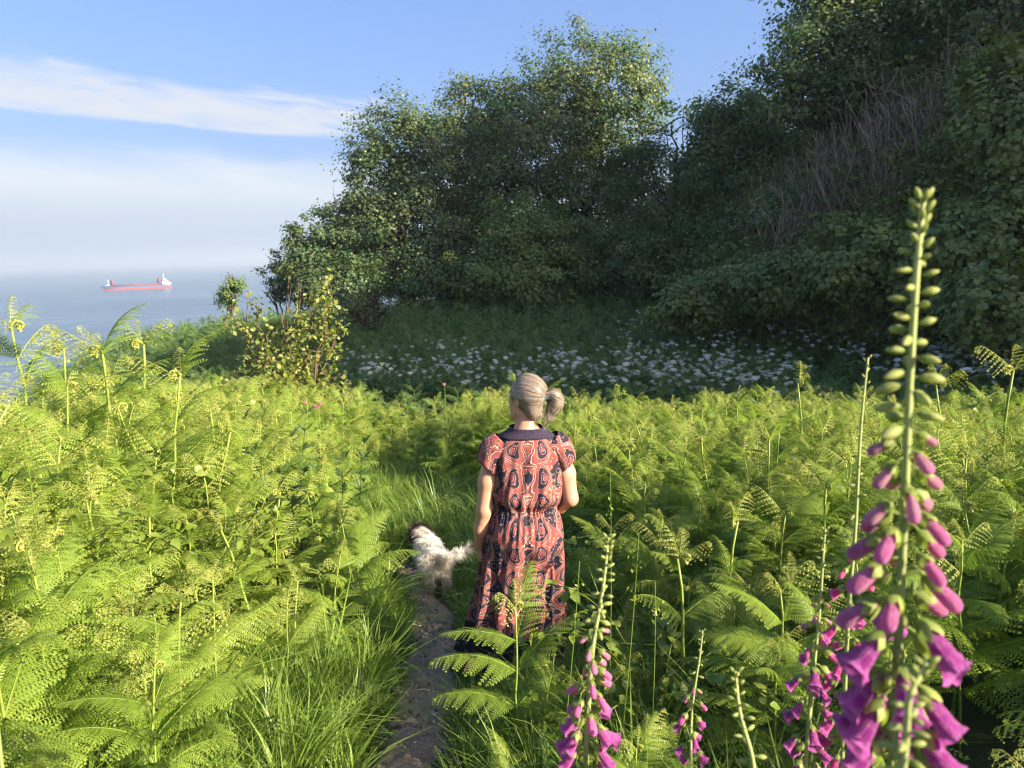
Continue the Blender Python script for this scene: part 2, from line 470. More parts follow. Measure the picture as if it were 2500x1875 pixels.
def tree(name, label, base, top_z, blobs, n_leaves, leaf=.125, mat=None, trunk_r=.2, group=None, lean=(0, 0), spray=.36, cat='tree', twig_tips=0, per=48, shell=.45, bare=()):
    """blobs in coordinates relative to the base: (x, y, z, rx, ry, rz)."""
    base = Vector(base)
    root = tag(empty(name, base), label, cat, group)
    g = Geo()
    split = .3 * top_z
    tr = bez((0, 0, -.4), (lean[0] * .3, lean[1] * .3, split * .6), (lean[0], lean[1], split), 9)
    V, F = tube(tr, np.linspace(trunk_r * 1.25, trunk_r * .75, 9), 9); g.add(V, F)
    V, F, T = g.data()
    obj('trunk', new_mesh('trunk', V, F, M_WOOD, smooth=True), root)
    for b in sorted(blobs, key=lambda q: -q[3] * q[5])[:7]:
        gl = Geo()
        c = np.array(b[:3])
        st = tr[rng.integers(5, 9)]
        pts = branch(gl, st, c + [0, 0, b[5] * .3], trunk_r * .5, .025, .16, 11)
        for k in range(9):
            d = unit(rng.normal(size=3) + [0, 0, .5])
            e = c + d * np.array(b[3:6]) * rng.uniform(.75, 1.02)
            s0 = pts[rng.integers(4, 11)]
            p2 = branch(gl, s0, e, .035, .008, .14, 7, 4)
            for q in range(2):
                branch(gl, p2[rng.integers(2, 6)], e + rng.normal(size=3) * b[3] * .3, .014, .005, .15, 5, 3)
        V, F, T = gl.data()
        obj('limb', new_mesh('limb', V, F, M_WOOD, smooth=True), root)
    for (x0, y0, z0, x1, y1, z1) in bare:
        gl = Geo()
        pts = branch(gl, (x0, y0, z0), (x1, y1, z1), .05, .012, .12, 10)
        for k in range(7):
            s0 = pts[rng.integers(3, 10)]
            p2 = branch(gl, s0, s0 + rng.normal(size=3) * [.35, .2, .3] + [-.1, 0, .3], .016, .006, .2, 6, 3)
        V, F, T = gl.data()
        obj('limb', new_mesh('limb', V, F, M_WOOD, smooth=True), root)
    C, O, T = crown_points(blobs, int(n_leaves * 2.1), spray, int(per * 1.7), shell)
    keep = C[:, 2] > -.15
    V, F, T = leaf_cloud(C[keep], O[keep], leaf, T[keep])
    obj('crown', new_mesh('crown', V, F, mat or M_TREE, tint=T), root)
    return root

def on_ground(px, y):
    q = P(px, 700, y)
    return Vector((q.x, y, h1(q.x, y)))

def zpix(px, py, y): return P(px, py, y).z

def blob_px(base, px, py, y, rpx_x, rpx_z, ry=None):
    """Ellipsoid whose centre projects to the pixel, radii given in photo pixels at that depth."""
    q = P(px, py, y); s = y / FPX / math.cos(PITCH)
    rx, rz = rpx_x * s, rpx_z * s
    return (q.x - base.x, y - base.y, q.z - base.z, rx, ry or rx * .8, rz)

def tree_px(name, label, bpx, y, blobs, n, **kw):
    base = on_ground(bpx, y)
    bl = [blob_px(base, b[0], b[1] + (28 if b[1] < 560 and name == 'sycamore_tree' and y > 25 else 0), *b[2:]) for b in blobs]
    top = max(b[2] + b[5] for b in bl)
    return tree(name, label, base, top, bl, n, **kw)

WG = 'trees at the edge of the wood'
tree_px('sycamore_tree', 'tallest rounded tree in the middle of the wood, its crown lit yellow at the top', 1420, 32,
        [(1440, 175, 32, 150, 110), (1330, 300, 31.5, 150, 130), (1500, 290, 32.5, 120, 110), (1290, 470, 30.8, 130, 140), (1430, 520, 30.5, 130, 140), (1370, 640, 30.5, 150, 90), (1530, 400, 32, 70, 70)],
        46000, group=WG, trunk_r=.3)
tree_px('sycamore_tree', 'broad tree with thin bare branches on its seaward side, left of the tallest tree', 990, 31.5,
        [(980, 330, 31.5, 95, 105), (1050, 400, 31.2, 100, 120), (920, 420, 31.0, 65, 120), (1010, 560, 30.4, 120, 110), (900, 570, 30.4, 75, 100), (1090, 640, 30, 110, 70)],
        30000, group=WG, trunk_r=.26, bare=[(-1.1, 0, 3.2, -2.35, -.3, 6.2), (-1.0, -.2, 2.6, -2.6, -.2, 4.2), (-1.0, -.2, 3.4, -2.1, -.3, 7.0)])
tree_px('sycamore_tree', 'yellow-topped tree filling the gap just left of the tallest tree', 1180, 33.5,
        [(1180, 270, 33.5, 100, 95), (1140, 380, 33, 100, 130), (1240, 360, 33, 90, 130), (1180, 540, 32, 110, 130)], 26000, group=WG, trunk_r=.24)
tree_px('willow_tree', 'low windswept tree sloping to the sea at the end of the wood', 800, 30.5,
        [(800, 600, 30.5, 75, 75), (745, 640, 30.2, 60, 60), (850, 560, 30.8, 60, 85), (850, 670, 29.8, 85, 55)], 15000, group=WG, trunk_r=.14, leaf=.13, spray=.26,
        bare=[(-.6, 0, .8, -1.6, -.2, 2.0)])
tree_px('willow_tree', 'smallest dark wind-bent tree at the seaward tip of the wood', 690, 31,
        [(700, 672, 31, 42, 42), (668, 705, 31, 30, 26), (735, 690, 30.6, 45, 42)], 5200, group=WG, trunk_r=.08, leaf=.10, spray=.2,
        bare=[(-.2, 0, .4, -1.0, 0, 1.2), (-.1, 0, .4, -.7, 0, 1.6)])
tree_px('sycamore_tree', 'dark tree with airy gaps to the right of the tallest tree', 1640, 30,
        [(1640, 300, 30, 75, 90), (1590, 420, 29.7, 85, 95), (1700, 420, 30, 80, 110), (1640, 590, 29.3, 120, 60), (1560, 640, 29, 120, 50)], 5200, group=WG, trunk_r=.24, per=60, shell=.8)
tree_px('sycamore_tree', 'dark pointed tree just below the overhanging wood on the hill', 1790, 28.5,
        [(1790, 290, 28.5, 90, 95), (1840, 380, 28, 90, 110), (1750, 440, 28, 70, 80), (1800, 580, 27.3, 130, 80), (1880, 520, 27.5, 80, 80)], 24000, group=WG, trunk_r=.24)
tree_px('sycamore_tree', 'largest dark tree leaning out over the hillside from the upper edge', 2180, 22.5,
        [(2030, 120, 22.5, 140, 140), (2170, 60, 23, 170, 170), (1960, 250, 22, 85, 90), (2080, 290, 22, 130, 120), (2230, 230, 22.5, 150, 150), (2330, -20, 23.5, 170, 180), (2150, 430, 21.5, 130, 90), (2000, 400, 22, 110, 90), (2060, -120, 24, 180, 150)],
        56000, group=WG, trunk_r=.36, leaf=.12)
tree_px('sycamore_tree', 'dark tree above the bramble bank in the upper corner', 2420, 20.5,
        [(2400, 20, 20.5, 130, 130), (2500, -40, 20.5, 150, 150), (2330, 150, 20, 90, 70), (2600, 60, 20, 150, 150)], 22000, group=WG, trunk_r=.25, leaf=.12)
# sunlit trees farther back, seen through the gaps
BG = 'sunlit trees glimpsed behind the wood'
for px, py, y, r, lab in [(1600, 470, 45, 120, 'sunlit yellow-green tree glimpsed through the gaps of the wood'),
                          (1840, 300, 46, 70, 'sunlit bright green tree behind the pointed tree'),
                          (1760, 480, 47, 100, 'sunlit yellow-green tree low behind the dark trees')]:
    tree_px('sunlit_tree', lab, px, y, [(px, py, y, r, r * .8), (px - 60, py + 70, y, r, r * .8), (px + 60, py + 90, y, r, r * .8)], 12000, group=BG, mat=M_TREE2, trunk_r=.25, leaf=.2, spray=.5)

# understorey bushes along the foot of the wood
UG = 'bushes along the foot of the wood'
for lab, px, y, bl, n, mt in [
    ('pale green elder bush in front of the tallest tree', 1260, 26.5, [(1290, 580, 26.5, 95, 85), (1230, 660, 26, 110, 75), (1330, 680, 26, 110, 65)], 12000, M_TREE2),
    ('dark bush under the broad seaward tree', 1000, 28.3, [(980, 660, 28.3, 80, 50), (1060, 690, 28, 80, 40)], 7000, M_TREE),
    ('dark bush between the elder bush and the airy tree', 1480, 27.5, [(1480, 640, 27.5, 100, 70), (1540, 690, 27, 80, 45)], 9000, M_TREE),
    ('dark bush at the foot of the airy tree', 1660, 26, [(1650, 650, 26, 100, 75), (1730, 640, 26, 90, 80)], 11000, M_TREE),
    ('dark bush where the wood meets the bank', 1840, 25, [(1850, 600, 25, 100, 80), (1780, 660, 24.5, 80, 55)], 10000, M_TREE),
    ('dark bush beside the trunk of the broad seaward tree', 1090, 29.5, [(1080, 690, 29.5, 80, 45), (1150, 680, 29.5, 70, 45)], 6000, M_TREE),
    ('dark bush under the low windswept tree', 850, 28, [(850, 700, 28, 70, 42), (780, 715, 28, 50, 32)], 6000, M_TREE),
    ('shadowy thicket behind the broad seaward tree', 1010, 34, [(1010, 640, 34, 130, 90), (1120, 600, 34, 110, 110)], 9000, M_TREE),
    ('shadowy thicket behind the tallest tree', 1300, 35.5, [(1280, 600, 35.5, 130, 110), (1420, 580, 35.5, 130, 120)], 11000, M_TREE),
    ('dark bush on the slope below the leaning tree', 2000, 22, [(2010, 520, 22, 110, 90), (1930, 580, 21.5, 90, 70)], 10000, M_TREE)]:
    tree_px('bush', lab, px, y, bl, n, group=UG, trunk_r=.07, leaf=.11, spray=.3, cat='bush', mat=mt)
tree_px('dead_bush', 'brownish twiggy bush at the left foot of the wood', 900, 22, [(910, 740, 22, 60, 42), (860, 760, 22, 45, 30)], 1800, trunk_r=.05, leaf=.07, spray=.25, cat='bush',
        bare=[(0, 0, .1, -.4, 0, 1.3), (0, 0, .1, .2, 0, 1.5), (0, 0, .1, .6, 0, 1.2)])

# small lone tree on the cliff edge and the sunlit shrub nearer to us
tree_px('hawthorn_tree', 'small lone tree on the cliff edge against the sea', 556, 27.0,
        [(565, 700, 27, 24, 26), (560, 728, 27, 22, 24), (578, 715, 27, 17, 22)], 1700, trunk_r=.05, leaf=.085, spray=.13, mat=M_TREE2, per=25, shell=.35)

def shrub():
    base = on_ground(700, 11.6)
    root = tag(empty('shrub', base), 'sunlit yellow-green shrub with bare upright twigs in front of the slope', 'shrub')
    s = 11.6 / FPX
    ends = [(585, 800), (620, 740), (660, 830), (690, 760), (740, 790), (770, 735), (800, 745), (830, 790), (720, 850), (640, 880), (790, 830), (590, 860), (810, 720)]
    leaves, out = [], []
    for px, py in ends:
        e = P(px, py, 11.6 + rng.uniform(-.5, .5)); e = np.array(e - base)
        g = Geo()
        st = np.array([rng.uniform(-.15, .15), rng.uniform(-.1, .1), -.1])
        mid = st * .4 + e * .5 + [0, 0, .1]
        pts = bez(st, mid, e, 10) + np.r_[np.zeros((1, 3)), rng.normal(size=(9, 3)) * .025]
        g.add(*tube(pts, np.linspace(.022, .005, 10), 5))
        for k in range(13):
            s0 = pts[rng.integers(4, 10)]
            e2 = s0 + rng.normal(size=3) * [.22, .2, .14] + [0, 0, .10]
            p2 = bez(s0, (s0 + e2) / 2 + [0, 0, .04], e2, 5); g.add(*tube(p2, np.linspace(.007, .003, 5), 3))
            leaves.append(p2[rng.integers(1, 5, 14)] + rng.normal(size=(14, 3)) * .055)
        V, F, T = g.data(); obj('stem', new_mesh('stem', V, F, M_TWIGB, smooth=True), root)
    L = np.concatenate(leaves); L = L[L[:, 2] > .5]
    V, F, T = leaf_cloud(L, rng.normal(size=L.shape) * .3, .078, np.clip(rng.normal(.3, .3, len(L)), 0, 1))
    obj('crown', new_mesh('crown', V, F, M_SHRUB, tint=T), root)
    for px, py, px2, py2 in [(690, 820, 706, 672), (700, 800, 712, 690), (720, 820, 735, 682), (600, 830, 609, 700), (610, 840, 590, 745), (715, 800, 730, 690), (555, 800, 545, 765)]:
        a = np.array(P(px, py, 11.6) - base); e = np.array(P(px2, py2, 11.6) - base); g = Geo()
        pts = bez(a, (a + e) / 2 + rng.normal(size=3) * .04, e, 8); g.add(*tube(pts, np.linspace(.011, .003, 8), 4))
        V, F, T = g.data(); obj('twig', new_mesh('twig', V, F, M_TWIGB), root)
shrub()

# ================================================================== bracken
def frond_geo(n=19, droop=.9, curl=0., rise=.35, pin_angle=66, seed=0, width=.36, young=0., tipdroop=.35, fine=13):
    """Bracken frond of unit length: midrib along +X curving down, paired leaflets each with paired lobes."""
    r = np.random.default_rng(seed)
    g = Geo()
    N = 40
    tt = np.linspace(0, 1, N)
    ang = rise - droop * tt ** 1.3
    if curl: ang = ang - np.where(tt > 1 - curl, ((tt - 1 + curl) / curl) ** 1.6 * 5.5, 0)
    sw = .10 * np.sin(tt * 3 + r.uniform(0, 6))
    step = np.stack([np.cos(ang) * np.cos(sw), np.sin(sw) * np.cos(ang), np.sin(ang)], -1) / (N - 1)
    pos = np.concatenate([[[0, 0, 0]], np.cumsum(step, 0)[:-1]])
    Tn = unit(step)
    def at(t):
        f = t * (N - 1); i = min(int(f), N - 2); a = f - i
        return pos[i] * (1 - a) + pos[i + 1] * a, Tn[min(i, N - 1)]
    side0 = np.array([0, 1.0, 0])
    # midrib ribbon
    wr = .0075 * (1 - .8 * tt)
    nrm = unit(np.cross(Tn, np.broadcast_to(side0, Tn.shape)))
    g.add(*tube(pos[::3], wr[::3], 4), .35 + .4 * young)
    quads, tints = [], []
    for i in range(n):
        t = (.05 + .95 * (i / n) ** .92)
        p, T = at(t)
        Nn = unit(np.cross(T, side0)); Nn = Nn if Nn[2] > 0 or curl else -Nn
        Nn = unit(np.cross(T, unit(np.cross(Nn, T))))
        Nn = unit(np.cross(unit(side0 - T * np.dot(side0, T)), T)) * -1
        l = width * (1 - t) ** .8 * min(1, (t + .10) / .2) + .018
        for sgn in (-1, 1):
            S = unit(side0 - T * np.dot(side0, T)) * sgn
            a = R(pin_angle + r.normal(0, 5) - 14 * t)
            ll = l * r.uniform(.85, 1.1)
            d = math.cos(a) * T + math.sin(a) * S
            k = max(3, int(fine * (ll / width) ** .7) + 1)
            q = (np.arange(k) + .6) / (k + .3)
            dr = tipdroop * r.uniform(.6, 1.5); fw = .16
            c = p + ll * (q[:, None] * d + (q ** 2)[:, None] * (-dr * -Nn * -1 + fw * T))
            c = p + ll * (q[:, None] * d - (q ** 2)[:, None] * dr * Nn + (q ** 2)[:, None] * fw * T)
            dd = unit(d - 2 * q[:, None] * dr * Nn + 2 * q[:, None] * fw * T)
            tw = r.normal(0, .25)
            Bn = unit(Nn + tw * S)
            e = unit(np.cross(np.broadcast_to(Bn, dd.shape), dd))
            wl = ll * .165 * (1 - q * .72) * r.uniform(.9, 1.1) + .006
            hw = ll / k * .36
            for s2 in (-1, 1):
                ev = unit(e * s2 + dd * .38)
                tip = c + ev * wl[:, None] - Bn * wl[:, None] * .12
                b0 = c
                m1 = c + ev * wl[:, None] * .5 + dd * hw + Bn * wl[:, None] * .03
                m2 = c + ev * wl[:, None] * .5 - dd * hw + Bn * wl[:, None] * .03
                quads.append(np.stack([b0, m2, tip, m1], 1))
                tints.append(np.repeat((np.clip(.05 + .5 * young + .35 * t ** 2 + .18 * q + r.normal(0, .05), 0, 1))[:, None], 4, 1))
            # leaflet end lobe
            endp = c[-1] + dd[-1] * ll * .10
            quads.append(np.array([[c[-1], c[-1] + (endp - c[-1]) * .4 + e[-1] * .006, endp, c[-1] + (endp - c[-1]) * .4 - e[-1] * .006]]))
            tints.append(np.full((1, 4), min(1, .3 + .5 * young + .4 * t)))
            # leaflet rib
            rb = np.stack([p, c[k // 2], c[-1]]); wv = np.array([.0035, .0025, .001])[:, None] * T
            Vr = np.stack([rb - wv, rb + wv], 1).reshape(-1, 3)
            g.add(Vr, np.array([[0, 1, 3, 2], [2, 3, 5, 4]]), .4)
    Q = np.concatenate(quads); TT = np.concatenate(tints)
    g.add(Q.reshape(-1, 3), np.arange(len(Q) * 4).reshape(-1, 4), TT.ravel())
    return g

FRONDS = [frond_geo(23, .9, 0, .45, seed=1, width=.34), frond_geo(22, 1.25, 0, .6, seed=2, width=.32, tipdroop=.6), frond_geo(24, .7, 0, .3, seed=3, width=.31, tipdroop=.3),
          frond_geo(21, 1.0, .12, .5, seed=4, width=.33, tipdroop=.5), frond_geo(17, 1.1, .2, .55, seed=5, width=.28, young=.25, tipdroop=.8)]
YOUNGS = [frond_geo(12, .5, .38, .35, seed=6, width=.24, young=.75, tipdroop=1.5, fine=7), frond_geo(12, .9, .5, .5, seed=7, width=.20, young=.9, tipdroop=1.8, fine=6)]
FROND_ME = [g.mesh('frond', M_BRACKEN) for g in FRONDS]
YOUNG_ME = [g.mesh('curled_frond', M_YOUNG) for g in YOUNGS]

def stem_geo(seed):
    r = np.random.default_rng(seed)
    a = r.uniform(0, 6.28); k = r.uniform(.02, .10)
    tt = np.linspace(0, 1, 9)
    pts = np.stack([np.cos(a) * k * tt ** 2, np.sin(a) * k * tt ** 2, tt * 1.05 - .05], -1)
    pts[1:, :2] += r.normal(0, .004, (8, 2))
    g = Geo(); V, F = tube(pts, np.linspace(.0085, .0045, 9), 6)
    g.add(V, F, np.repeat(np.linspace(0, .7, 9), 6))
    return g, pts
STEMS = [stem_geo(20 + i) for i in range(5)]
STEM_ME = [s[0].mesh('stem', M_STEM, True) for s in STEMS]

def crozier_geo():
    g = Geo()
    th = np.linspace(0, 8.5, 30); r = .028 * np.exp(-th * .16)
    pts = np.stack([.028 - r * np.cos(th), np.zeros_like(th), r * np.sin(th)], -1)
    g.add(*tube(pts, np.linspace(.006, .003, 30), 5), .5)
    for k in range(26):
        p = pts[rng.integers(3, 30)]; d = unit(rng.normal(size=3)) * .018
        e = unit(np.cross(d, rng.normal(size=3))) * .006
        g.add([p, p + d * .5 + e, p + d, p + d * .5 - e], np.array([[0, 1, 2, 3]]), .8)
    return g
CROZIER = crozier_geo(); CROZIER_ME = CROZIER.mesh('curled_tip', M_YOUNG)

def recipe(seed):
    """One plant: list of (part, mesh index, matrix) in a plant frame of unit stem height."""
    r = np.random.default_rng(seed)
    si = seed % 5; pts = STEMS[si][1]
    def sp(z):
        i = np.interp(z, pts[:, 2], np.arange(9)); k = min(int(i), 7); a = i - k
        return Vector(pts[k] * (1 - a) + pts[k + 1] * a)
    parts = [('stem', si, Matrix.Identity(4))]
    base_az = r.uniform(0, 6.28)
    npair = r.integers(4, 7)
    z0 = r.uniform(.26, .44)
    for k in range(npair):
        f = k / max(1, npair - 1)
        z = z0 + (.97 - z0) * f ** .9
        L = (.62 - .32 * f) * r.uniform(.8, 1.2)
        for s in (0, 1):
            if r.random() < .08: continue
            azm = base_az + s * math.pi + r.normal(0, .35) + k * .25
            elv = R(r.uniform(-8, 18) + 26 * f)
            mt = Matrix.Translation(sp(z)) @ Matrix.Rotation(azm, 4, 'Z') @ Matrix.Rotation(-elv, 4, 'Y') @ Matrix.Rotation(r.normal(0, .25), 4, 'X') @ Matrix.Scale(L, 4)
            if f > .72 and r.random() < .75: parts.append(('curled_frond', int(r.integers(0, 2)), mt))
            else: parts.append(('frond', int(r.integers(0, 5)), mt))
    topm = Matrix.Translation(sp(1.0)) @ Matrix.Rotation(base_az + 1.5, 4, 'Z') @ Matrix.Rotation(-R(40), 4, 'Y') @ Matrix.Scale(.22, 4)
    parts.append(('curled_frond', int(r.integers(0, 2)), topm))
    parts.append(('curled_tip', 0, Matrix.Translation(sp(.99)) @ Matrix.Rotation(base_az, 4, 'Z') @ Matrix.Scale(1.0, 4)))
    return parts
def young_recipe(seed):
    """A young plant: thick pale stem, two half-open curled fronds and a curled tip."""
    r = np.random.default_rng(seed); si = seed % 5; tp = Vector(STEMS[si][1][-1]); b0 = r.uniform(0, 6.28)
    parts = [('stem', si, Matrix.Diagonal((1.25, 1.25, 1, 1)))]
    for s in (0, 1):
        parts.append(('curled_frond', s, Matrix.Translation(tp) @ Matrix.Rotation(b0 + s * 2.9, 4, 'Z') @ Matrix.Rotation(-R(r.uniform(15, 50)), 4, 'Y') @ Matrix.Scale(r.uniform(.2, .3), 4)))
        parts.append(('frond', 4, Matrix.Translation(tp * .72) @ Matrix.Rotation(b0 + s * 3.1 + .6, 4, 'Z') @ Matrix.Rotation(-R(r.uniform(5, 30)), 4, 'Y') @ Matrix.Scale(r.uniform(.28, .38), 4)))
    parts.append(('curled_frond', 1, Matrix.Translation(tp) @ Matrix.Rotation(b0 + 1.4, 4, 'Z') @ Matrix.Rotation(-R(70), 4, 'Y') @ Matrix.Scale(.2, 4)))
    parts.append(('curled_tip', 0, Matrix.Translation(tp) @ Matrix.Rotation(b0, 4, 'Z')))
    return parts
RECIPES = [recipe(i) for i in range(10)] + [young_recipe(i) for i in range(4)]
SRC = {'stem': [s[0] for s in STEMS], 'frond': FRONDS, 'curled_frond': YOUNGS, 'curled_tip': [CROZIER]}
PME = {'stem': STEM_ME, 'frond': FROND_ME, 'curled_frond': YOUNG_ME, 'curled_tip': [CROZIER_ME]}

def merged(parts, name, mats=(M_BRACKEN, M_STEM, M_YOUNG)):
    g = Geo(); midx = []
    Vs, Fs, Ts, Ms, n = [], {}, [], {}, 0
    for kind, i, mt in parts:
        V, F, T = SRC[kind][i].data()
        A = np.array(mt); V = V @ A[:3, :3].T + A[:3, 3]
        mi = {'stem': 1, 'frond': 0}.get(kind, 2)
        for f in F:
            Fs.setdefault(f.shape[1], []).append(f + n); Ms.setdefault(f.shape[1], []).append(np.full(len(f), mi))
        Vs.append(V); Ts.append(T); n += len(V)
    F = [np.concatenate(f) for f in Fs.values()]; mi = np.concatenate([np.concatenate(f) for f in Ms.values()])
    me = new_mesh(name, np.concatenate(Vs), F, None, tint=np.concatenate(Ts))
    for mm in mats: me.materials.append(mm)
    me.polygons.foreach_set('material_index', mi.astype(np.int32))
    return me
PLANT_ME = [merged(p, 'bracken_fern') for p in RECIPES]

def fern(recipe_i, loc, scale, rotz, lean, label, group, parts=True):
    if parts:
        root = empty('bracken_fern', loc, (lean[0], lean[1], rotz), scale)
        for kind, i, mt in RECIPES[recipe_i]:
            o = bpy.data.objects.new(kind, PME[kind][i]); COL.objects.link(o); o.parent = root; o.matrix_basis = mt
    else:
        root = obj('bracken_fern', PLANT_ME[recipe_i], None, loc, (lean[0], lean[1], rotz), scale)
    return tag(root, label, 'fern', group)

# ------------------------------------------------------------------ scattering as one mass
def scatter(name, pts, rot, scl, vid, meshes, label, cat):
    coll = bpy.data.collections.new(name + '_sources')
    for i, me in enumerate(meshes):
        coll.objects.link(bpy.data.objects.new('%s_source_%02d' % (name, i), me))
    me = bpy.data.meshes.new(name); me.vertices.add(len(pts)); me.vertices.foreach_set('co', np.asarray(pts, np.float32).ravel())
    a = me.attributes.new('rot', 'FLOAT_VECTOR', 'POINT'); a.data.foreach_set('vector', np.asarray(rot, np.float32).ravel())
    a = me.attributes.new('scl', 'FLOAT', 'POINT'); a.data.foreach_set('value', np.asarray(scl, np.float32))
    a = me.attributes.new('vid', 'INT', 'POINT'); a.data.foreach_set('value', np.asarray(vid, np.int32))
    ng = bpy.data.node_groups.new(name, 'GeometryNodeTree')
    ng.interface.new_socket('Geometry', in_out='INPUT', socket_type='NodeSocketGeometry')
    ng.interface.new_socket('Geometry', in_out='OUTPUT', socket_type='NodeSocketGeometry')
    N = ng.nodes; gi = N.new('NodeGroupInput'); go = N.new('NodeGroupOutput')
    ci = N.new('GeometryNodeCollectionInfo'); ci.inputs['Collection'].default_value = coll
    ci.inputs['Separate Children'].default_value = True; ci.inputs['Reset Children'].default_value = True
    ip = N.new('GeometryNodeInstanceOnPoints'); ip.inputs['Pick Instance'].default_value = True
    def na(nm, dt):
        q = N.new('GeometryNodeInputNamedAttribute'); q.data_type = dt; q.inputs['Name'].default_value = nm; return q.outputs['Attribute']
    e2r = N.new('FunctionNodeEulerToRotation')
    L = ng.links
    L.new(gi.outputs[0], ip.inputs['Points']); L.new(ci.outputs[0], ip.inputs['Instance'])
    L.new(na('vid', 'INT'), ip.inputs['Instance Index']); L.new(na('rot', 'FLOAT_VECTOR'), e2r.inputs[0]); L.new(e2r.outputs[0], ip.inputs['Rotation'])
    L.new(na('scl', 'FLOAT'), ip.inputs['Scale']); L.new(ip.outputs[0], go.inputs[0])
    o = obj(name, me); md = o.modifiers.new('scatter', 'NODES'); md.node_group = ng
    return tag(o, label, cat, kind='stuff')

def jitter_grid(x0, x1, y0, y1, d, seed=0):
    r = np.random.default_rng(seed)
    X, Y = np.meshgrid(np.arange(x0, x1, d), np.arange(y0, y1, d), indexing='ij')
    p = np.stack([X.ravel(), Y.ravel()], -1) + r.uniform(-.5, .5, (X.size, 2)) * d
    return p

WOMAN = (0.03, 3.52); DOG = (-.60, 4.95)

# ---- where bracken grows
pts = np.concatenate([jitter_grid(-9, -.6, 1.2, 12.0, .225, 1), jitter_grid(-.6, 12, 1.2, 12.0, .225, 2)])
x, y = pts.T
pxx = path_x(y)
dx = x - pxx
s_ = y + SK * x - SO
ok = np.ones(len(x), bool)
ok &= ~((dx < 0) & (dx > -np.interp(y, [1, 2.5, 3.6, 4.6, 6, 9], [.58, .60, .55, .45, .40, .0])))      # grassy verge on the left
ok &= ~((dx >= 0) & (dx < np.interp(y, [1, 2.2, 3.2, 4.2, 5, 6, 7.5, 9], [.34, .36, .5, 1.15, 1.35, 1.35, 1.0, .0])))  # verge, the woman's place and the grass swale
ok &= np.hypot(x - WOMAN[0], y - WOMAN[1]) > .40
ok &= ~((np.abs(x - WOMAN[0] - .12) < .30) & (y < WOMAN[1]) & (y > 3.05))
ok &= s_ < np.interp(x, [-9, -3, 0, 3, 8], [2.2, 1.6, 1.0, 1.2, 1.6])
ok &= x > -(6.4 + .0 * y)
ok &= ~((np.abs(x) < .9) & (y < 1.75))
ok &= rng.random(len(x)) < np.where(x < pxx, .74, .84)
# thin the right front so foxgloves and grasses show between
ok &= ~((x > .35) & (x < 1.5) & (y < 3.0) & (rng.random(len(x)) < .35))
pts = pts[ok]; x, y = pts.T
z = height(x, y)
dist = np.hypot(x, y)
hgt = np.where(x < path_x(y), rng.uniform(.78, 1.22, len(x)), rng.uniform(.72, 1.12, len(x)))
hgt *= np.interp(dist, [1.2, 2.0, 3.2, 5], [.62, .72, .88, 1.0])
dxp = x - path_x(y)
hgt *= np.where(dxp < 0, np.interp(-dxp, [.4, .9, 1.6], [.6, .85, 1.0]), np.interp(dxp, [.4, 1.0, 1.6], [.62, .82, 1.0]))
hgt = np.where((np.abs(x - WOMAN[0]) < .55) & (y < 3.6), np.minimum(hgt, .42), hgt)
hgt *= np.where((x > .3) & (y > 4.5), np.interp(y, [4.5, 6.5], [.92, .80]), 1.0)
# low growth where the sun reaches the woman, the dog and the grass swale
SH = np.array([math.sin(SUN_AZ), math.cos(SUN_AZ)])
for cx_, cy_, wd, reach, lim in [(WOMAN[0], WOMAN[1], .34, 2.2, .38), (DOG[0], DOG[1], .30, 2.6, .25), (-.75, 7.0, .9, 1.7, .55), (-.6, 5.9, .6, 1.6, .5)]:
    ux, uy = x - cx_, y - cy_; al = ux * SH[0] + uy * SH[1]; ac = np.abs(ux * SH[1] - uy * SH[0])
    near_ = (al > 0) & (al < reach) & (ac < wd)
    hgt = np.where(near_, np.minimum(hgt, lim + .28 * np.maximum(al - .4, 0)), hgt)
# a few stand well above the rest
tall = rng.random(len(x)) < .03
hgt = np.where(tall & (dist > 3.5) & (np.abs(x) > .13 * y + .2), hgt * 1.22, hgt)
rotz = rng.uniform(0, 6.28, len(x)); lean = rng.normal(0, .09, (len(x), 2))
vid = np.where(rng.random(len(x)) < .05, rng.integers(10, 14, len(x)), rng.integers(0, 10, len(x)))
px_, py_, dep = project(np.stack([x, y, z + hgt * .8], -1))
inview = (px_ > -60) & (px_ < 2560) & (py_ < 2150)
order = np.argsort(np.where(inview, dist - hgt, 99))
N_PARTS, N_ALL = 130, 285
def zone(x, y, z, h):
    """Where a fern stands, in words one can follow in the picture."""
    px, py, d = (float(v[0]) for v in project(np.array([[x, y, z + h * .7]])))
    row = 'nearest row' if y < 2.5 else 'second row' if y < 3.5 else 'middle rows' if y < 5.0 else 'back rows' if y < 7 else 'farthest rows'
    size = 'tall' if h > .95 else 'knee-high' if h < .6 else 'waist-high'
    cols = [(170, 'at the left edge'), (420, 'below the ship'), (640, 'left of the sunlit shrub'), (1000, 'left of the dog and path'), (1240, 'just left of the woman'), (1420, 'just right of the woman'),
            (1600, 'between the woman and the slender foxglove'), (1830, 'above the slender foxglove'), (2060, 'around the purple foxgloves'), (2300, 'behind the tallest foxglove'), (9999, 'at the right edge')]
    where = next(t for lim, t in cols if px < lim)
    lab = '%s bracken fern %s, in the %s' % (size, where, row)
    return lab, lab.replace('bracken fern', 'ferns')
for rank, i in enumerate(order[:N_ALL]):
    lab, grp = zone(x[i], y[i], z[i], hgt[i])
    fern(int(vid[i]), (x[i], y[i], z[i]), float(hgt[i]), float(rotz[i]), lean[i], lab, grp, parts=rank < N_PARTS)
rest = order[N_ALL:]
scatter('bracken', np.stack([x, y, z], -1)[rest], np.concatenate([lean[rest], rotz[rest, None]], 1), hgt[rest], vid[rest], PLANT_ME, 'mass of yellow-green bracken filling the slope behind the nearest ferns', 'bracken')

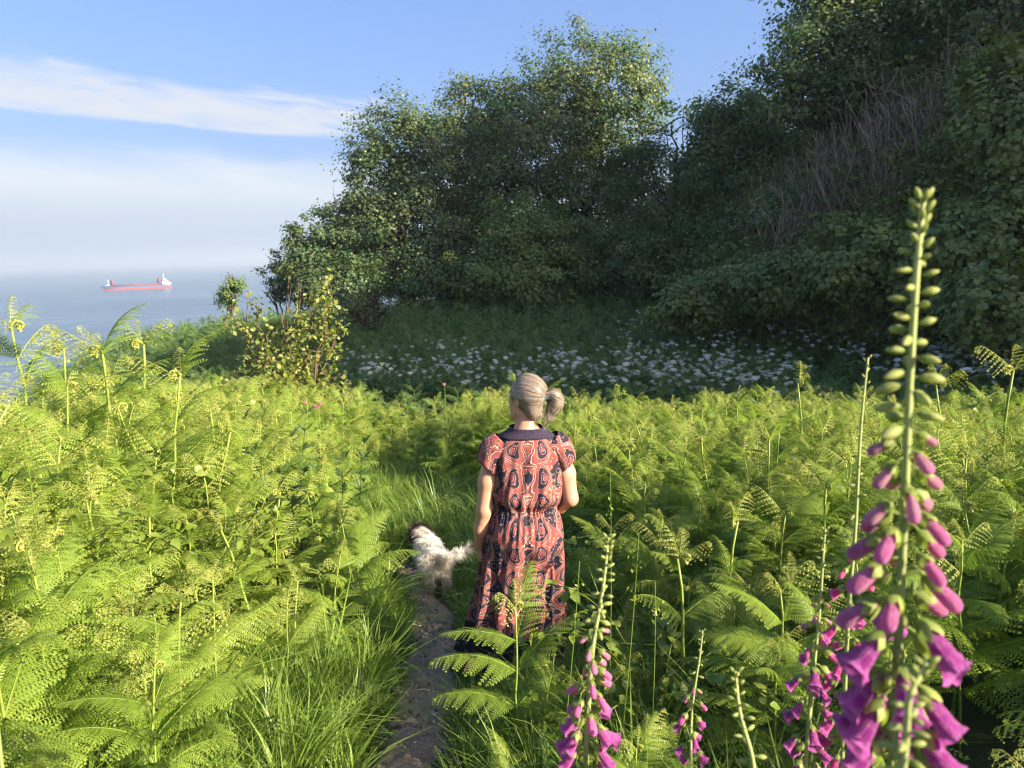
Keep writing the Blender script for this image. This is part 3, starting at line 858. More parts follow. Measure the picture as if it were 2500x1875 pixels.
# hand-placed ferns that catch the eye
for px, py, yy, hh, ri, lab in [
    (30, 735, 5.4, None, 1, 'tall fern at the far left edge reaching up against the sea'),
    (328, 790, 5.4, None, 11, 'tall fern with a bright bare stem standing up against the cliff slope'),
    (120, 800, 5.0, None, 5, 'tall fern second from the left edge, tips against the sea'),
    (1250, 1440, 2.55, None, 2, 'bright low fern in front of the woman\'s skirt'),
    (1680, 1300, 2.6, None, 10, 'fern with a thick pale stem midway between the woman and the tallest foxglove'),
    (1760, 1225, 3.0, None, 11, 'pale-stemmed fern with a curled tip left of the thin foxglove'),
    (520, 960, 5.6, None, 12, 'fern with a yellow curled tip below the sunlit shrub'),
    (2330, 900, 5.2, None, 13, 'fern standing tall against the white flowers behind the tallest foxglove'),
    (1975, 900, 5.8, None, 10, 'fern with a forked top just left of the thin foxglove tip'),
    (2480, 850, 4.6, None, 12, 'fern with a yellow curled tip at the right edge beside the tallest foxglove')]:
    tp = P(px, py, yy); gz = h1(tp.x, yy)
    fern(ri, (tp.x, yy, gz), (tp.z - gz) / 1.1, rng.uniform(0, 6), (0, 0), lab, None)

# ================================================================== grass
def tuft_geo(nb, h, spread, seed, wid=.0042, bend=.5):
    r = np.random.default_rng(seed)
    n = 5; tt = np.linspace(0, 1, n)
    a = r.uniform(0, 6.28, nb); L = h * r.uniform(.55, 1.15, nb); bd = bend * r.uniform(.3, 1.5, nb)
    base = np.stack([np.cos(a), np.sin(a), 0 * a], -1) * (spread * r.random(nb)[:, None])
    d = np.stack([np.cos(a + r.normal(0, .6, nb)), np.sin(a + r.normal(0, .6, nb)), 0 * a], -1)
    hor = (.12 * tt[None] + bd[:, None] * tt[None] ** 2.2)
    ver = tt[None] - .55 * bd[:, None] * tt[None] ** 3
    pts = base[:, None] + L[:, None, None] * (hor[..., None] * d[:, None] + ver[..., None] * np.array([0, 0, 1.0]))
    side = np.stack([-d[:, 1], d[:, 0], 0 * a], -1)
    wv = (wid * (1 - tt ** 1.6) + .0004)[None, :, None] * side[:, None] * r.uniform(.7, 1.4, nb)[:, None, None]
    V = np.stack([pts - wv, pts + wv], 2).reshape(-1, 3)
    I = (np.arange(nb)[:, None] * 2 * n + np.arange(n - 1)[None] * 2).ravel()
    F = np.stack([I, I + 1, I + 3, I + 2], -1)
    T = np.repeat(np.broadcast_to(tt * .35, (nb, n)) + r.uniform(0, .25, nb)[:, None], 2, axis=1).ravel()
    return Geo().add(V, F, T)
TUFT_ME = [tuft_geo(46, .42, .07, i).mesh('grass', M_GRASS) for i in range(4)] + [tuft_geo(30, .6, .05, 10 + i, bend=.75).mesh('grass', M_GRASS) for i in range(2)] \
    + [tuft_geo(60, .13, .09, 15 + i, wid=.003, bend=.5).mesh('grass', M_GRASS) for i in range(2)]
gp = jitter_grid(-3.2, 2.6, 1.0, 9.8, .085, 5)
x, y = gp.T; dx = x - path_x(y)
lo = -.15; hi = np.interp(y, [1, 3, 4.4, 5, 6], [.15, .16, .19, .2, .18])
keep = np.zeros(len(x), bool)
keep |= (dx < lo) & (dx > -1.05 + .12 * np.sin(y * 3)) & (rng.random(len(x)) < np.interp(-dx, [.3, .9, 1.4], [1, .6, .12]))
keep |= (dx > hi) & (dx < np.interp(y, [1, 3, 4.2, 6, 7.5, 9], [1.4, 1.5, 1.9, 1.7, 1.5, 1.0])) & (rng.random(len(x)) < np.interp(dx, [.3, .9, 1.6], [.95, .75, .4]))
keep |= (y > 5.75) & (dx > -1.3) & (dx < 1.2) & (np.abs(x - path_x(y) + 1.25 * sstep(y, 5.25, 6.4)) > .2) & (rng.random(len(x)) < .85)
keep &= np.hypot(x - WOMAN[0], y - WOMAN[1]) > .2
keep &= np.hypot(x - DOG[0], y - DOG[1] ) > .16
gp = gp[keep]; x, y = gp.T; dx = x - path_x(y)
sc = rng.uniform(.55, 1.05, len(x)) * np.where(dx < 0, np.interp(-dx, [.15, .38], [.6, 1.0]), np.interp(dx, [.15, .6], [.42, .95]))
vid = rng.choice(6, len(x), p=[.2, .2, .2, .2, .1, .1])
sc = np.where((y > 5.75) & (np.abs(dx) < .8), rng.uniform(.6, 1.0, len(x)), sc)
close = ((dx < 0) & (y < 5.75) & (dx > -.28)) | ((dx > 0) & (dx < .40) & (y < 5.4))
vid = np.where(close & (rng.random(len(x)) < .6), rng.integers(6, 8, len(x)), vid)
sc = np.where(vid >= 6, rng.uniform(.7, 1.2, len(x)), sc)
# verge grass leans over the path
rot = np.stack([rng.normal(0, .12, len(x)), rng.normal(0, .12, len(x)) + np.where((dx < 0) & (dx > -.55), .28, 0), rng.uniform(0, 6.28, len(x))], -1)
scatter('grass', np.stack([x, y, height(x, y)], -1), rot, sc, vid, TUFT_ME, 'long green grass along both sides of the path', 'grass')

# seeding grass stalks near the foxgloves
def grass_stalk(top, base, label):
    top = np.array(top); base = np.array(base); root = tag(empty('grass_stalk', base), label, 'grass stalk', 'seeding grass stalks')
    e = top - base; g = Geo(); pts = bez((0, 0, 0), e * .5 + [.02, 0, .05], e, 10)
    g.add(*tube(pts, np.linspace(.0022, .001, 10), 4), .4); obj('stem', g.mesh('stem', M_GRASS), root)
    g = Geo()
    for k in range(16):
        f = rng.uniform(.80, 1.0); p = pts[int(f * 9)] + (e * 0) + rng.normal(size=3) * [.012, .012, .02]
        d = unit(rng.normal(size=3) * .7 + [0, 0, .6]) * .016; s = unit(np.cross(d, rng.normal(size=3))) * .0035
        g.add([p - d * .5, p + s, p + d * .5, p - s], np.array([[0, 1, 2, 3]]), 1.0)
    tag(obj('seed_head', g.mesh('seed_head', M_GRASS), root), kind='stuff')
for k, (px, py, yy, lab) in enumerate([(1490, 1150, 2.5, 'pale seeding grass stalk rising just right of the woman\'s waist'), (1560, 1300, 2.3, 'pale grass stalk between the centre foxglove and the pale-stemmed fern'),
                       (1415, 1370, 2.3, 'grass stalk leaning beside the woman\'s skirt'), (1600, 1420, 2.2, 'grass stalk with drooping seeds right of the centre foxglove'), (40, 930, 2.2, 'grass stalk at the left edge of the picture')]):
    tp = P(px, py, yy); bx = tp.x + rng.uniform(-.1, .05)
    grass_stalk(tp, (bx, yy - .05, h1(bx, yy - .05)), lab)

# ================================================================== brambles and other low leaves among the ferns
def leaf_shape(L, W, fold=.1, droop=.15, n=4):
    tt = np.linspace(0, 1, n + 1)
    w = W * np.sin(np.pi * np.clip(tt * .96 + .04, 0, 1) ** .8) * .5
    z = -droop * L * tt ** 2
    c = np.stack([tt * L, 0 * tt, z], -1)
    l = np.stack([tt * L, w, z + fold * w], -1); r = np.stack([tt * L, -w, z + fold * w], -1)
    V = np.concatenate([l, c, r]); m_ = n + 1
    F = []
    for i in range(n):
        F.append([i, m_ + i, m_ + i + 1, i + 1]); F.append([m_ + i, 2 * m_ + i, 2 * m_ + i + 1, m_ + i + 1])
    return V, np.array(F)

def xf(V, mt):
    A = np.array(mt); return V @ A[:3, :3].T + A[:3, 3]

def bramble_geo(seed, nst=7, h=.62, leaf=.045):
    r = np.random.default_rng(seed); g = Geo()
    for s in range(nst):
        a = r.uniform(0, 6.28); L = h * r.uniform(.7, 1.3)
        pts = bez((0, 0, 0), (np.cos(a) * .15 * L, np.sin(a) * .15 * L, L), (np.cos(a) * .75 * L, np.sin(a) * .75 * L, L * r.uniform(.6, 1.0)), 9)
        g.add(*tube(pts, np.linspace(.004, .002, 9), 4), .5)
        for k in range(2, 9):
            for q in range(3):
                aa = r.uniform(0, 6.28) if q == 0 else aa + r.choice([-1, 1]) * .9
                V, F = leaf_shape(leaf * r.uniform(.7, 1.3), leaf * .75 * r.uniform(.8, 1.2), .25, .3, 3)
                mt = Matrix.Translation(pts[k] + r.normal(0, .012, 3)) @ Matrix.Rotation(aa, 4, 'Z') @ Matrix.Rotation(r.normal(.1, .4), 4, 'Y') @ Matrix.Rotation(r.normal(0, .4), 4, 'X')
                g.add(xf(V, mt), F, np.clip(r.normal(.25, .25), 0, 1))
    return g
BRAM_ME = [bramble_geo(40 + i).mesh('bramble', M_BRAMBLE) for i in range(4)]
bp = jitter_grid(-6.5, -1.2, 1.3, 9, .3, 8)
x, y = bp.T; dx = x - path_x(y)
keep = (dx < -.75) & (rng.random(len(x)) < np.interp(y, [1.5, 2.6, 3.6], [.25, .5, .9]))
bp2 = jitter_grid(.4, 8.0, 1.4, 10, .42, 9); keep2 = (rng.random(len(bp2)) < np.interp(bp2[:, 1], [2.2, 3.2], [.06, .45])) & (np.hypot(bp2[:, 0] - WOMAN[0], bp2[:, 1] - WOMAN[1]) > .5)
x = np.concatenate([x[keep], bp2[keep2, 0]]); y = np.concatenate([y[keep], bp2[keep2, 1]])
scatter('bramble_undergrowth', np.stack([x, y, height(x, y)], -1), np.stack([rng.normal(0, .15, len(x)), rng.normal(0, .15, len(x)), rng.uniform(0, 6.28, len(x))], -1),
        rng.uniform(.7, 1.25, len(x)), rng.integers(0, 4, len(x)), BRAM_ME, 'low bramble and nettle leaves growing between the ferns', 'undergrowth')

# pointed-leaf plants left of the path above the dog
LEAF_ME = []
for k in range(3):
    g = Geo()
    V, F = leaf_shape(1, .2, .2, .25, 5); g.add(V, F, .15 + .2 * k)
    for q in (.3, .48, .66):
        for sgn in (-1, 1):
            V, F = leaf_shape(.42 * (1.15 - q), .09, .2, .2, 3)
            g.add(xf(V, Matrix.Translation((q - .08, 0, -.05 * q)) @ Matrix.Rotation(sgn * .75, 4, 'Z')), F, .15 + .2 * k)
    LEAF_ME.append(g.mesh('leaf', M_MUG))
def pointed_plant(loc, h, label):
    root = tag(empty('mugwort_plant', loc), label, 'plant', 'pointed-leaf plants left of the path')
    a = rng.uniform(0, 6.28); pts = bez((0, 0, -.03), (.03, 0, h * .5), (.12 * math.cos(a) * h, .12 * math.sin(a) * h, h), 10)
    g = Geo(); g.add(*tube(pts, np.linspace(.007, .003, 10), 5), .2); obj('stem', g.mesh('stem', M_MUG), root)
    for k in range(26):
        f = .25 + .75 * k / 26; p = pts[min(9, int(f * 10))] * 1.0
        L = .17 * (1.15 - .55 * f)
        obj('leaf', LEAF_ME[k % 3], root, p, (rng.normal(0, .3), -R(15 + 40 * f) + rng.normal(0, .25), k * 2.4), L)
for px, py, yy, lab in [(700, 1010, 5.2, 'tallest grey-green pointed-leaf plant left of the path'), (760, 1060, 4.9, 'pointed-leaf plant beside the path above the dog'), (660, 1100, 4.6, 'pointed-leaf plant deep in the left bracken'),
                        (810, 1120, 4.7, 'pointed-leaf plant nearest the path and dog'), (730, 1150, 4.3, 'pointed-leaf plant in shade left of the dog'), (850, 1090, 5.2, 'pointed-leaf plant at the path bend'), (620, 1030, 5.3, 'pointed-leaf plant farthest from the path')]:
    tp = P(px, py, yy); gz = h1(tp.x, yy); pointed_plant((tp.x, yy, gz), tp.z - gz, lab)

# ================================================================== meadow in the shade, white umbels
def meadow_geo(seed, n=60):
    r = np.random.default_rng(seed); g = Geo()
    for k in range(n):
        a = r.uniform(0, 6.28); el_ = r.uniform(.1, 1.1); L = r.uniform(.25, .5)
        z0 = r.uniform(0, .45)
        V, F = leaf_shape(L, L * .3, .25, .5, 3)
        mt = Matrix.Translation((r.normal(0, .08), r.normal(0, .08), z0)) @ Matrix.Rotation(a, 4, 'Z') @ Matrix.Rotation(-el_, 4, 'Y')
        g.add(xf(V, mt), F, np.clip(r.normal(.2, .2), 0, 1))
    return g
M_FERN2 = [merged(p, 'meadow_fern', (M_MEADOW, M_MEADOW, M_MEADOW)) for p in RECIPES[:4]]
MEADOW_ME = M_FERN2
mp_ = jitter_grid(-16, 12, 7.0, 34, .36, 12)
x, y = mp_.T; s_ = y + SK * x - SO
keep = (s_ > .7) & (x > -6.6 - .42 * np.maximum(y - 8, 0) - 3) & (y < 35 + .6 * x)
x, y = x[keep], y[keep]
zz = height(x, y)
scatter('meadow_plants', np.stack([x, y, zz], -1), np.stack([rng.normal(0, .15, len(x)), rng.normal(0, .15, len(x)), rng.uniform(0, 6.28, len(x))], -1),
        rng.uniform(.5, .82, len(x)), rng.integers(0, len(MEADOW_ME), len(x)), MEADOW_ME, 'shaded green bracken and meadow plants covering the hollow', 'meadow')

def umbel_geo(seed):
    r = np.random.default_rng(seed); g = Geo()
    for k in range(16):
        a = k * 2.4; rr = .05 * math.sqrt((k + .5) / 16)
        c = np.array([rr * math.cos(a), rr * math.sin(a), .006 - rr * rr * 4 + r.normal(0, .002)])
        g.add(*tube(np.array([[0, 0, -.05], c]), .0009, 3, False), 0)
        for q in range(7):
            d = np.array([r.normal(0, .006), r.normal(0, .006), r.uniform(0, .006)]) + c
            s = r.uniform(.0042, .0075); b_ = r.uniform(0, 3)
            V = np.array([[math.cos(b_ + j * 1.571) * s, math.sin(b_ + j * 1.571) * s, r.normal(0, .0015)] for j in range(4)]) + d
            g.add(V, np.array([[0, 1, 2, 3]]), 0)
    return g
UMB_ME = [umbel_geo(i).mesh('flower_head', M_UMBEL) for i in range(3)]
def umbel_stem(seed):
    r = np.random.default_rng(seed); g = Geo(); tips = []
    g.add(*tube(bez((0, 0, -.05), (.02, 0, .4), (r.normal(0, .05), r.normal(0, .05), .8), 6), np.linspace(.008, .005, 6), 4), .1)
    for k in range(5):
        z0 = r.uniform(.45, .8); e = np.array([r.normal(0, .17), r.normal(0, .17), r.uniform(.86, 1.08)])
        g.add(*tube(bez((0, 0, z0), (e[0] * .7, e[1] * .7, z0 + .1), e - [0, 0, .05], 5), np.linspace(.004, .002, 5), 3), .2); tips.append(e)
    for k in range(26):
        L = r.uniform(.16, .32); V, F = leaf_shape(L, L * .35, .2, .4, 2)
        g.add(xf(V, Matrix.Translation((r.normal(0, .05), r.normal(0, .05), r.uniform(.1, .75))) @ Matrix.Rotation(r.uniform(0, 6.28), 4, 'Z') @ Matrix.Rotation(-r.uniform(0, .8), 4, 'Y')), F, np.clip(r.normal(.2, .2), 0, 1))
    return g.mesh('stem', M_MEADOW), tips
USTEM = [umbel_stem(60 + i) for i in range(4)]
cand = []
r = np.random.default_rng(77)
for (x0, x1, y0, y1, n, zone_) in [(820, 1250, 845, 935, 48, 0), (1250, 1700, 850, 935, 58, 0), (1560, 2020, 770, 935, 85, 1), (2020, 2500, 745, 935, 95, 1), (1380, 1700, 790, 850, 8, 0)]:
    for k in range(n):
        if k % 5 == 0: cx0, cy0 = r.uniform(x0, x1), y0 + (y1 - y0) * r.beta(1.6, 1.2)
        px = cx0 + r.normal(0, 38); py = min(y1, cy0 + r.normal(0, 14))
        # find the depth at which a 0.95 m plant reaches this pixel
        best = None
        for yy in np.arange(9.5, 27, .3):
            q = P(px, py, yy)
            if q.z <= h1(q.x, yy) + .95:
                best = (q.x, yy); break
        if best and best[1] + SK * best[0] - SO > 2.2: cand.append((best[0] + r.normal(0, .05), best[1], zone_))
for k, (x, y, zn) in enumerate(cand[:290]):
    me, tips = USTEM[k % 4]
    far = y > 15
    upx = float(project(np.array([[x, y, h1(x, y) + .9]]))[0][0])
    where = next(t for lim, t in [(960, 'right of the sunlit shrub'), (1130, 'midway between the shrub and the woman'), (1260, 'just left above the woman\'s head'), (1420, 'just right above the woman\'s head'), (1560, 'right of the woman\'s head'),
                                  (1720, 'in the middle of the hollow'), (1880, 'left of the thin foxglove'), (2080, 'behind the thin foxglove tip'), (2230, 'left behind the tallest foxglove'), (2370, 'right behind the tallest foxglove'), (9999, 'near the right edge')] if upx < lim)
    lab = 'white umbel plant %s, %s' % (where, 'in front' if y < 12 else 'in the middle' if y < 14.5 else 'at the back')
    grp = lab.replace('umbel plant', 'umbels')
    root = tag(empty('cow_parsley', (x, y, h1(x, y)), (r.normal(0, .06), r.normal(0, .06), r.uniform(0, 6.28)), r.uniform(.85, 1.12)), lab, 'flower', grp)
    obj('stem', me, root)
    for e in (tips[:4] if not far else tips[:3]):
        obj('flower_head', UMB_ME[r.integers(0, 3)], root, e, (r.normal(0, .2), r.normal(0, .2), r.uniform(0, 6)), r.uniform(.75, 1.1))

# ================================================================== bramble bank on the right
BANK_ME = [bramble_geo(80 + i, 16, .9, .075).mesh('bank_leaves', M_BANK) for i in range(4)]
bp = jitter_grid(4.6, 15.5, 7.5, 28, .42, 14)
x, y = bp.T; s_ = y + SK * x - SO
ppx, ppy, dep = project(np.stack([x, y, height(x, y) + .5], -1))
keep = (s_ > 1.0) & (x > 5.7 + 2.6 * (1 - sstep(y, 14, 21))) & (ppx < 2700)
x, y = x[keep], y[keep]
scatter('bank_brambles', np.stack([x, y, height(x, y)], -1), np.stack([rng.normal(0, .2, len(x)), -rng.uniform(.1, .6, len(x)), rng.uniform(-1, 1, len(x))], -1),
        rng.uniform(.8, 1.5, len(x)), rng.integers(0, 4, len(x)), BANK_ME, 'dark tangled brambles covering the steep bank', 'undergrowth')
BB = 'leafy bushes on the bank'
for lab, px, y, bl, n, mt in [
    ('leafy sycamore sapling low on the bank above the white flowers', 2120, 15.0, [(2100, 640, 15, 120, 80), (2210, 690, 14.8, 120, 60)], 5200, M_BANK),
    ('leafy bush on the bank behind the tip of the tallest foxglove', 2360, 14, [(2370, 600, 14, 140, 90), (2470, 560, 14, 120, 100)], 6500, M_BANK),
    ('leafy bush at the right edge high on the bank', 2460, 14.5, [(2480, 330, 14.5, 90, 130), (2430, 220, 15, 70, 90)], 4200, M_BANK),
    ('scrubby bush at the foot of the bank in the middle', 1800, 18, [(1790, 720, 18, 110, 52), (1690, 750, 17.6, 90, 38)], 6500, M_BANK),
    ('scrubby bush beside the white flowers left of the bank', 1930, 16.5, [(1930, 690, 16.5, 100, 60)], 4200, M_BANK),
    ('dark bush at the right edge behind the white flowers', 2480, 12, [(2470, 760, 12, 130, 80)], 4200, M_BANK)]:
    tree_px('bush', lab, px, y, bl, n, group=BB, trunk_r=.05, leaf=.12, spray=.2, cat='bush', mat=mt, per=26, shell=.6)
# grey dead stems standing out of the bank
dg = 'grey dead stems on the bank'
twig_meshes = []
for k in range(5):
    r = np.random.default_rng(200 + k); g = Geo()
    for q in range(9):
        e = np.array([r.normal(.1, .25), r.normal(0, .25), r.uniform(.8, 1.7)])
        st = np.array([r.normal(0, .2), r.normal(0, .2), -.1])
        p_ = bez(st, st * .6 + e * .4 + r.normal(0, .06, 3), e, 8); g.add(*tube(p_, np.linspace(.016, .005, 8), 4))
        for j in range(5):
            s0 = p_[r.integers(2, 8)]; e2 = s0 + r.normal(0, .14, 3) + [0, 0, .22]
            g.add(*tube(bez(s0, (s0 + e2) / 2 + r.normal(0, .03, 3), e2, 4), np.linspace(.008, .003, 4), 3))
    V, F, T = g.data(); twig_meshes.append(new_mesh('dead_stem_clump', V, F, M_TWIG))
r = np.random.default_rng(5)
for k in range(78):
    f = r.random()
    f = .30 + .70 * f
    px = 1680 + 680 * f + r.normal(0, 45); py = 640 - 480 * f + abs(r.normal(0, 80))
    for yy in np.arange(11, 24, .3):
        q = P(px, py + 70, yy)
        if q.z <= h1(q.x, yy) + .6: break
    else: continue
    o = obj('dead_stem_clump', twig_meshes[k % 5], None, (q.x, yy, h1(q.x, yy)), (r.normal(0, .1), r.normal(.05, .12), r.uniform(0, 6.28)), r.uniform(1.0, 1.7))
    lab = 'clump of grey dead stems %s, %s' % (['at the foot of the bank', 'low on the bank', 'halfway up the bank', 'high on the bank', 'at the top of the bank'][min(4, int(max(0, px - 1640) / 145))], 'nearer us' if yy < 15 else 'farther back')
    tag(o, lab, 'dead stems', lab.replace('clump of', 'clumps of'))

# ================================================================== implicit surfaces for bodies
def surface_nets(F, origin, h):
    nx, ny, nz = F.shape
    S = F < 0
    vid = -np.ones((nx - 1, ny - 1, nz - 1), np.int64)
    cnt = np.zeros((nx - 1, ny - 1, nz - 1)); acc = np.zeros((nx - 1, ny - 1, nz - 1, 3))
    corners = [(i, j, k) for i in (0, 1) for j in (0, 1) for k in (0, 1)]
    def sub(A, c): return A[c[0]:c[0] + nx - 1, c[1]:c[1] + ny - 1, c[2]:c[2] + nz - 1]
    for a in corners:
        for ax in range(3):
            if a[ax] == 1: continue
            b = list(a); b[ax] = 1; b = tuple(b)
            fa, fb = sub(F, a), sub(F, b)
            cr = sub(S, a) != sub(S, b)
            t = np.where(cr, fa / np.where(cr, fa - fb, 1), 0)
            cnt += cr
            for q in range(3):
                acc[..., q] += np.where(cr, a[q] + (t if q == ax else 0), 0)
    act = cnt > 0
    idx = np.argwhere(act)
    vid[act] = np.arange(len(idx))
    V = (idx + acc[act] / cnt[act][:, None]) * h + origin
    quads = []
    for ax in range(3):
        o1, o2 = [(1, 2), (2, 0), (0, 1)][ax]
        sl0 = [slice(0, n) for n in F.shape]; sl1 = list(sl0)
        sl0[ax] = slice(0, F.shape[ax] - 1); sl1[ax] = slice(1, F.shape[ax])
        s0, s1 = S[tuple(sl0)], S[tuple(sl1)]
        e = np.argwhere(s0 != s1)
        e = e[(e[:, o1] > 0) & (e[:, o2] > 0) & (e[:, o1] < F.shape[o1] - 1) & (e[:, o2] < F.shape[o2] - 1)]
        flip = s1[tuple(e.T)]
        def v(d1, d2):
            q = e.copy(); q[:, o1] += d1; q[:, o2] += d2; return vid[tuple(q.T)]
        Q = np.stack([v(-1, -1), v(0, -1), v(0, 0), v(-1, 0)], -1)
        Q[flip] = Q[flip][:, ::-1]
        quads.append(Q)
    return V, np.concatenate(quads)

class SDF:
    def __init__(s, lo, hi, h):
        s.lo = np.array(lo, float); s.h = h
        n = np.ceil((np.array(hi) - s.lo) / h).astype(int) + 1
        s.ax = [s.lo[i] + np.arange(n[i]) * h for i in range(3)]
        s.F = np.full(n, .3)
    def _box(s, lo, hi):
        sl = []
        for i in range(3):
            a = np.searchsorted(s.ax[i], lo[i]); b = np.searchsorted(s.ax[i], hi[i]); sl.append(slice(a, max(b, a)))
        g = np.meshgrid(*[s.ax[i][sl[i]] for i in range(3)], indexing='ij')
        return tuple(sl), np.stack(g, -1)
    def _merge(s, sl, d, k, subtract=False):
        A = s.F[sl]
        if subtract:
            d = -d; hh = np.clip(.5 - .5 * (d - A) / k, 0, 1); hh = np.clip(.5 + .5 * (d - A) / k, 0, 1)
            s.F[sl] = A * (1 - hh) + d * hh + k * hh * (1 - hh)
        else:
            hh = np.clip(.5 + .5 * (A - d) / k, 0, 1)
            s.F[sl] = A * (1 - hh) + d * hh - k * hh * (1 - hh)
    def cap(s, a, b, ra, rb, k=.02):
        a, b = np.array(a, float), np.array(b, float); m_ = max(ra, rb) + .09
        sl, p = s._box(np.minimum(a, b) - m_, np.maximum(a, b) + m_)
        if p.size == 0: return s
        ab = b - a; t_ = np.clip(((p - a) @ ab) / max(ab @ ab, 1e-9), 0, 1)
        s._merge(sl, np.linalg.norm(p - a - t_[..., None] * ab, axis=-1) - (ra + (rb - ra) * t_), k); return s
    def chain(s, pts, rad, k=.02):
        for i in range(len(pts) - 1): s.cap(pts[i], pts[i + 1], rad[i], rad[i + 1], k)
        return s
    def ell(s, c, r, k=.02, rot=None, subtract=False):
        c, r = np.array(c, float), np.array(r, float); m_ = r.max() + .09
        sl, p = s._box(c - m_, c + m_)
        if p.size == 0: return s
        q = p - c
        if rot is not None: q = q @ np.array(rot)          # columns of rot are the local axes
        k0 = np.linalg.norm(q / r, axis=-1); k1 = np.linalg.norm(q / r ** 2, axis=-1)
        s._merge(sl, k0 * (k0 - 1) / np.maximum(k1, 1e-9), k, subtract); return s
    def mesh(s): return surface_nets(s.F, s.lo, s.h)

def smooth_mesh(V, Q, it=2):
    e = np.concatenate([Q[:, [0, 1]], Q[:, [1, 2]], Q[:, [2, 3]], Q[:, [3, 0]]])
    for _ in range(it):
        A = np.zeros_like(V); n = np.zeros(len(V))
        np.add.at(A, e[:, 0], V[e[:, 1]]); np.add.at(n, e[:, 0], 1); np.add.at(A, e[:, 1], V[e[:, 0]]); np.add.at(n, e[:, 1], 1)
        V = V * .5 + .5 * A / n[:, None]
    return V

def vnormals(V, Q):
    fn = np.cross(V[Q[:, 2]] - V[Q[:, 0]], V[Q[:, 3]] - V[Q[:, 1]])
    N = np.zeros_like(V)
    for k in range(4): np.add.at(N, Q[:, k], fn)
    return unit(N)

def ribbons(P0, D, L, wid, nseg, bendv, up):
    """n ribbons from roots P0 along D, length L, bending toward bendv."""
    n = len(P0); tt = np.linspace(0, 1, nseg + 1)
    c = P0[:, None] + L[:, None, None] * (tt[None, :, None] * D[:, None] + (tt ** 2)[None, :, None] * bendv[:, None])
    side = unit(np.cross(D, up))
    wv = (wid[:, None] * (1 - .85 * tt[None] ** 1.5))[..., None] * side[:, None]
    V = np.stack([c - wv, c + wv], 2).reshape(-1, 3)
    I = (np.arange(n)[:, None] * 2 * (nseg + 1) + np.arange(nseg)[None] * 2).ravel()
    return V, np.stack([I, I + 1, I + 3, I + 2], -1)

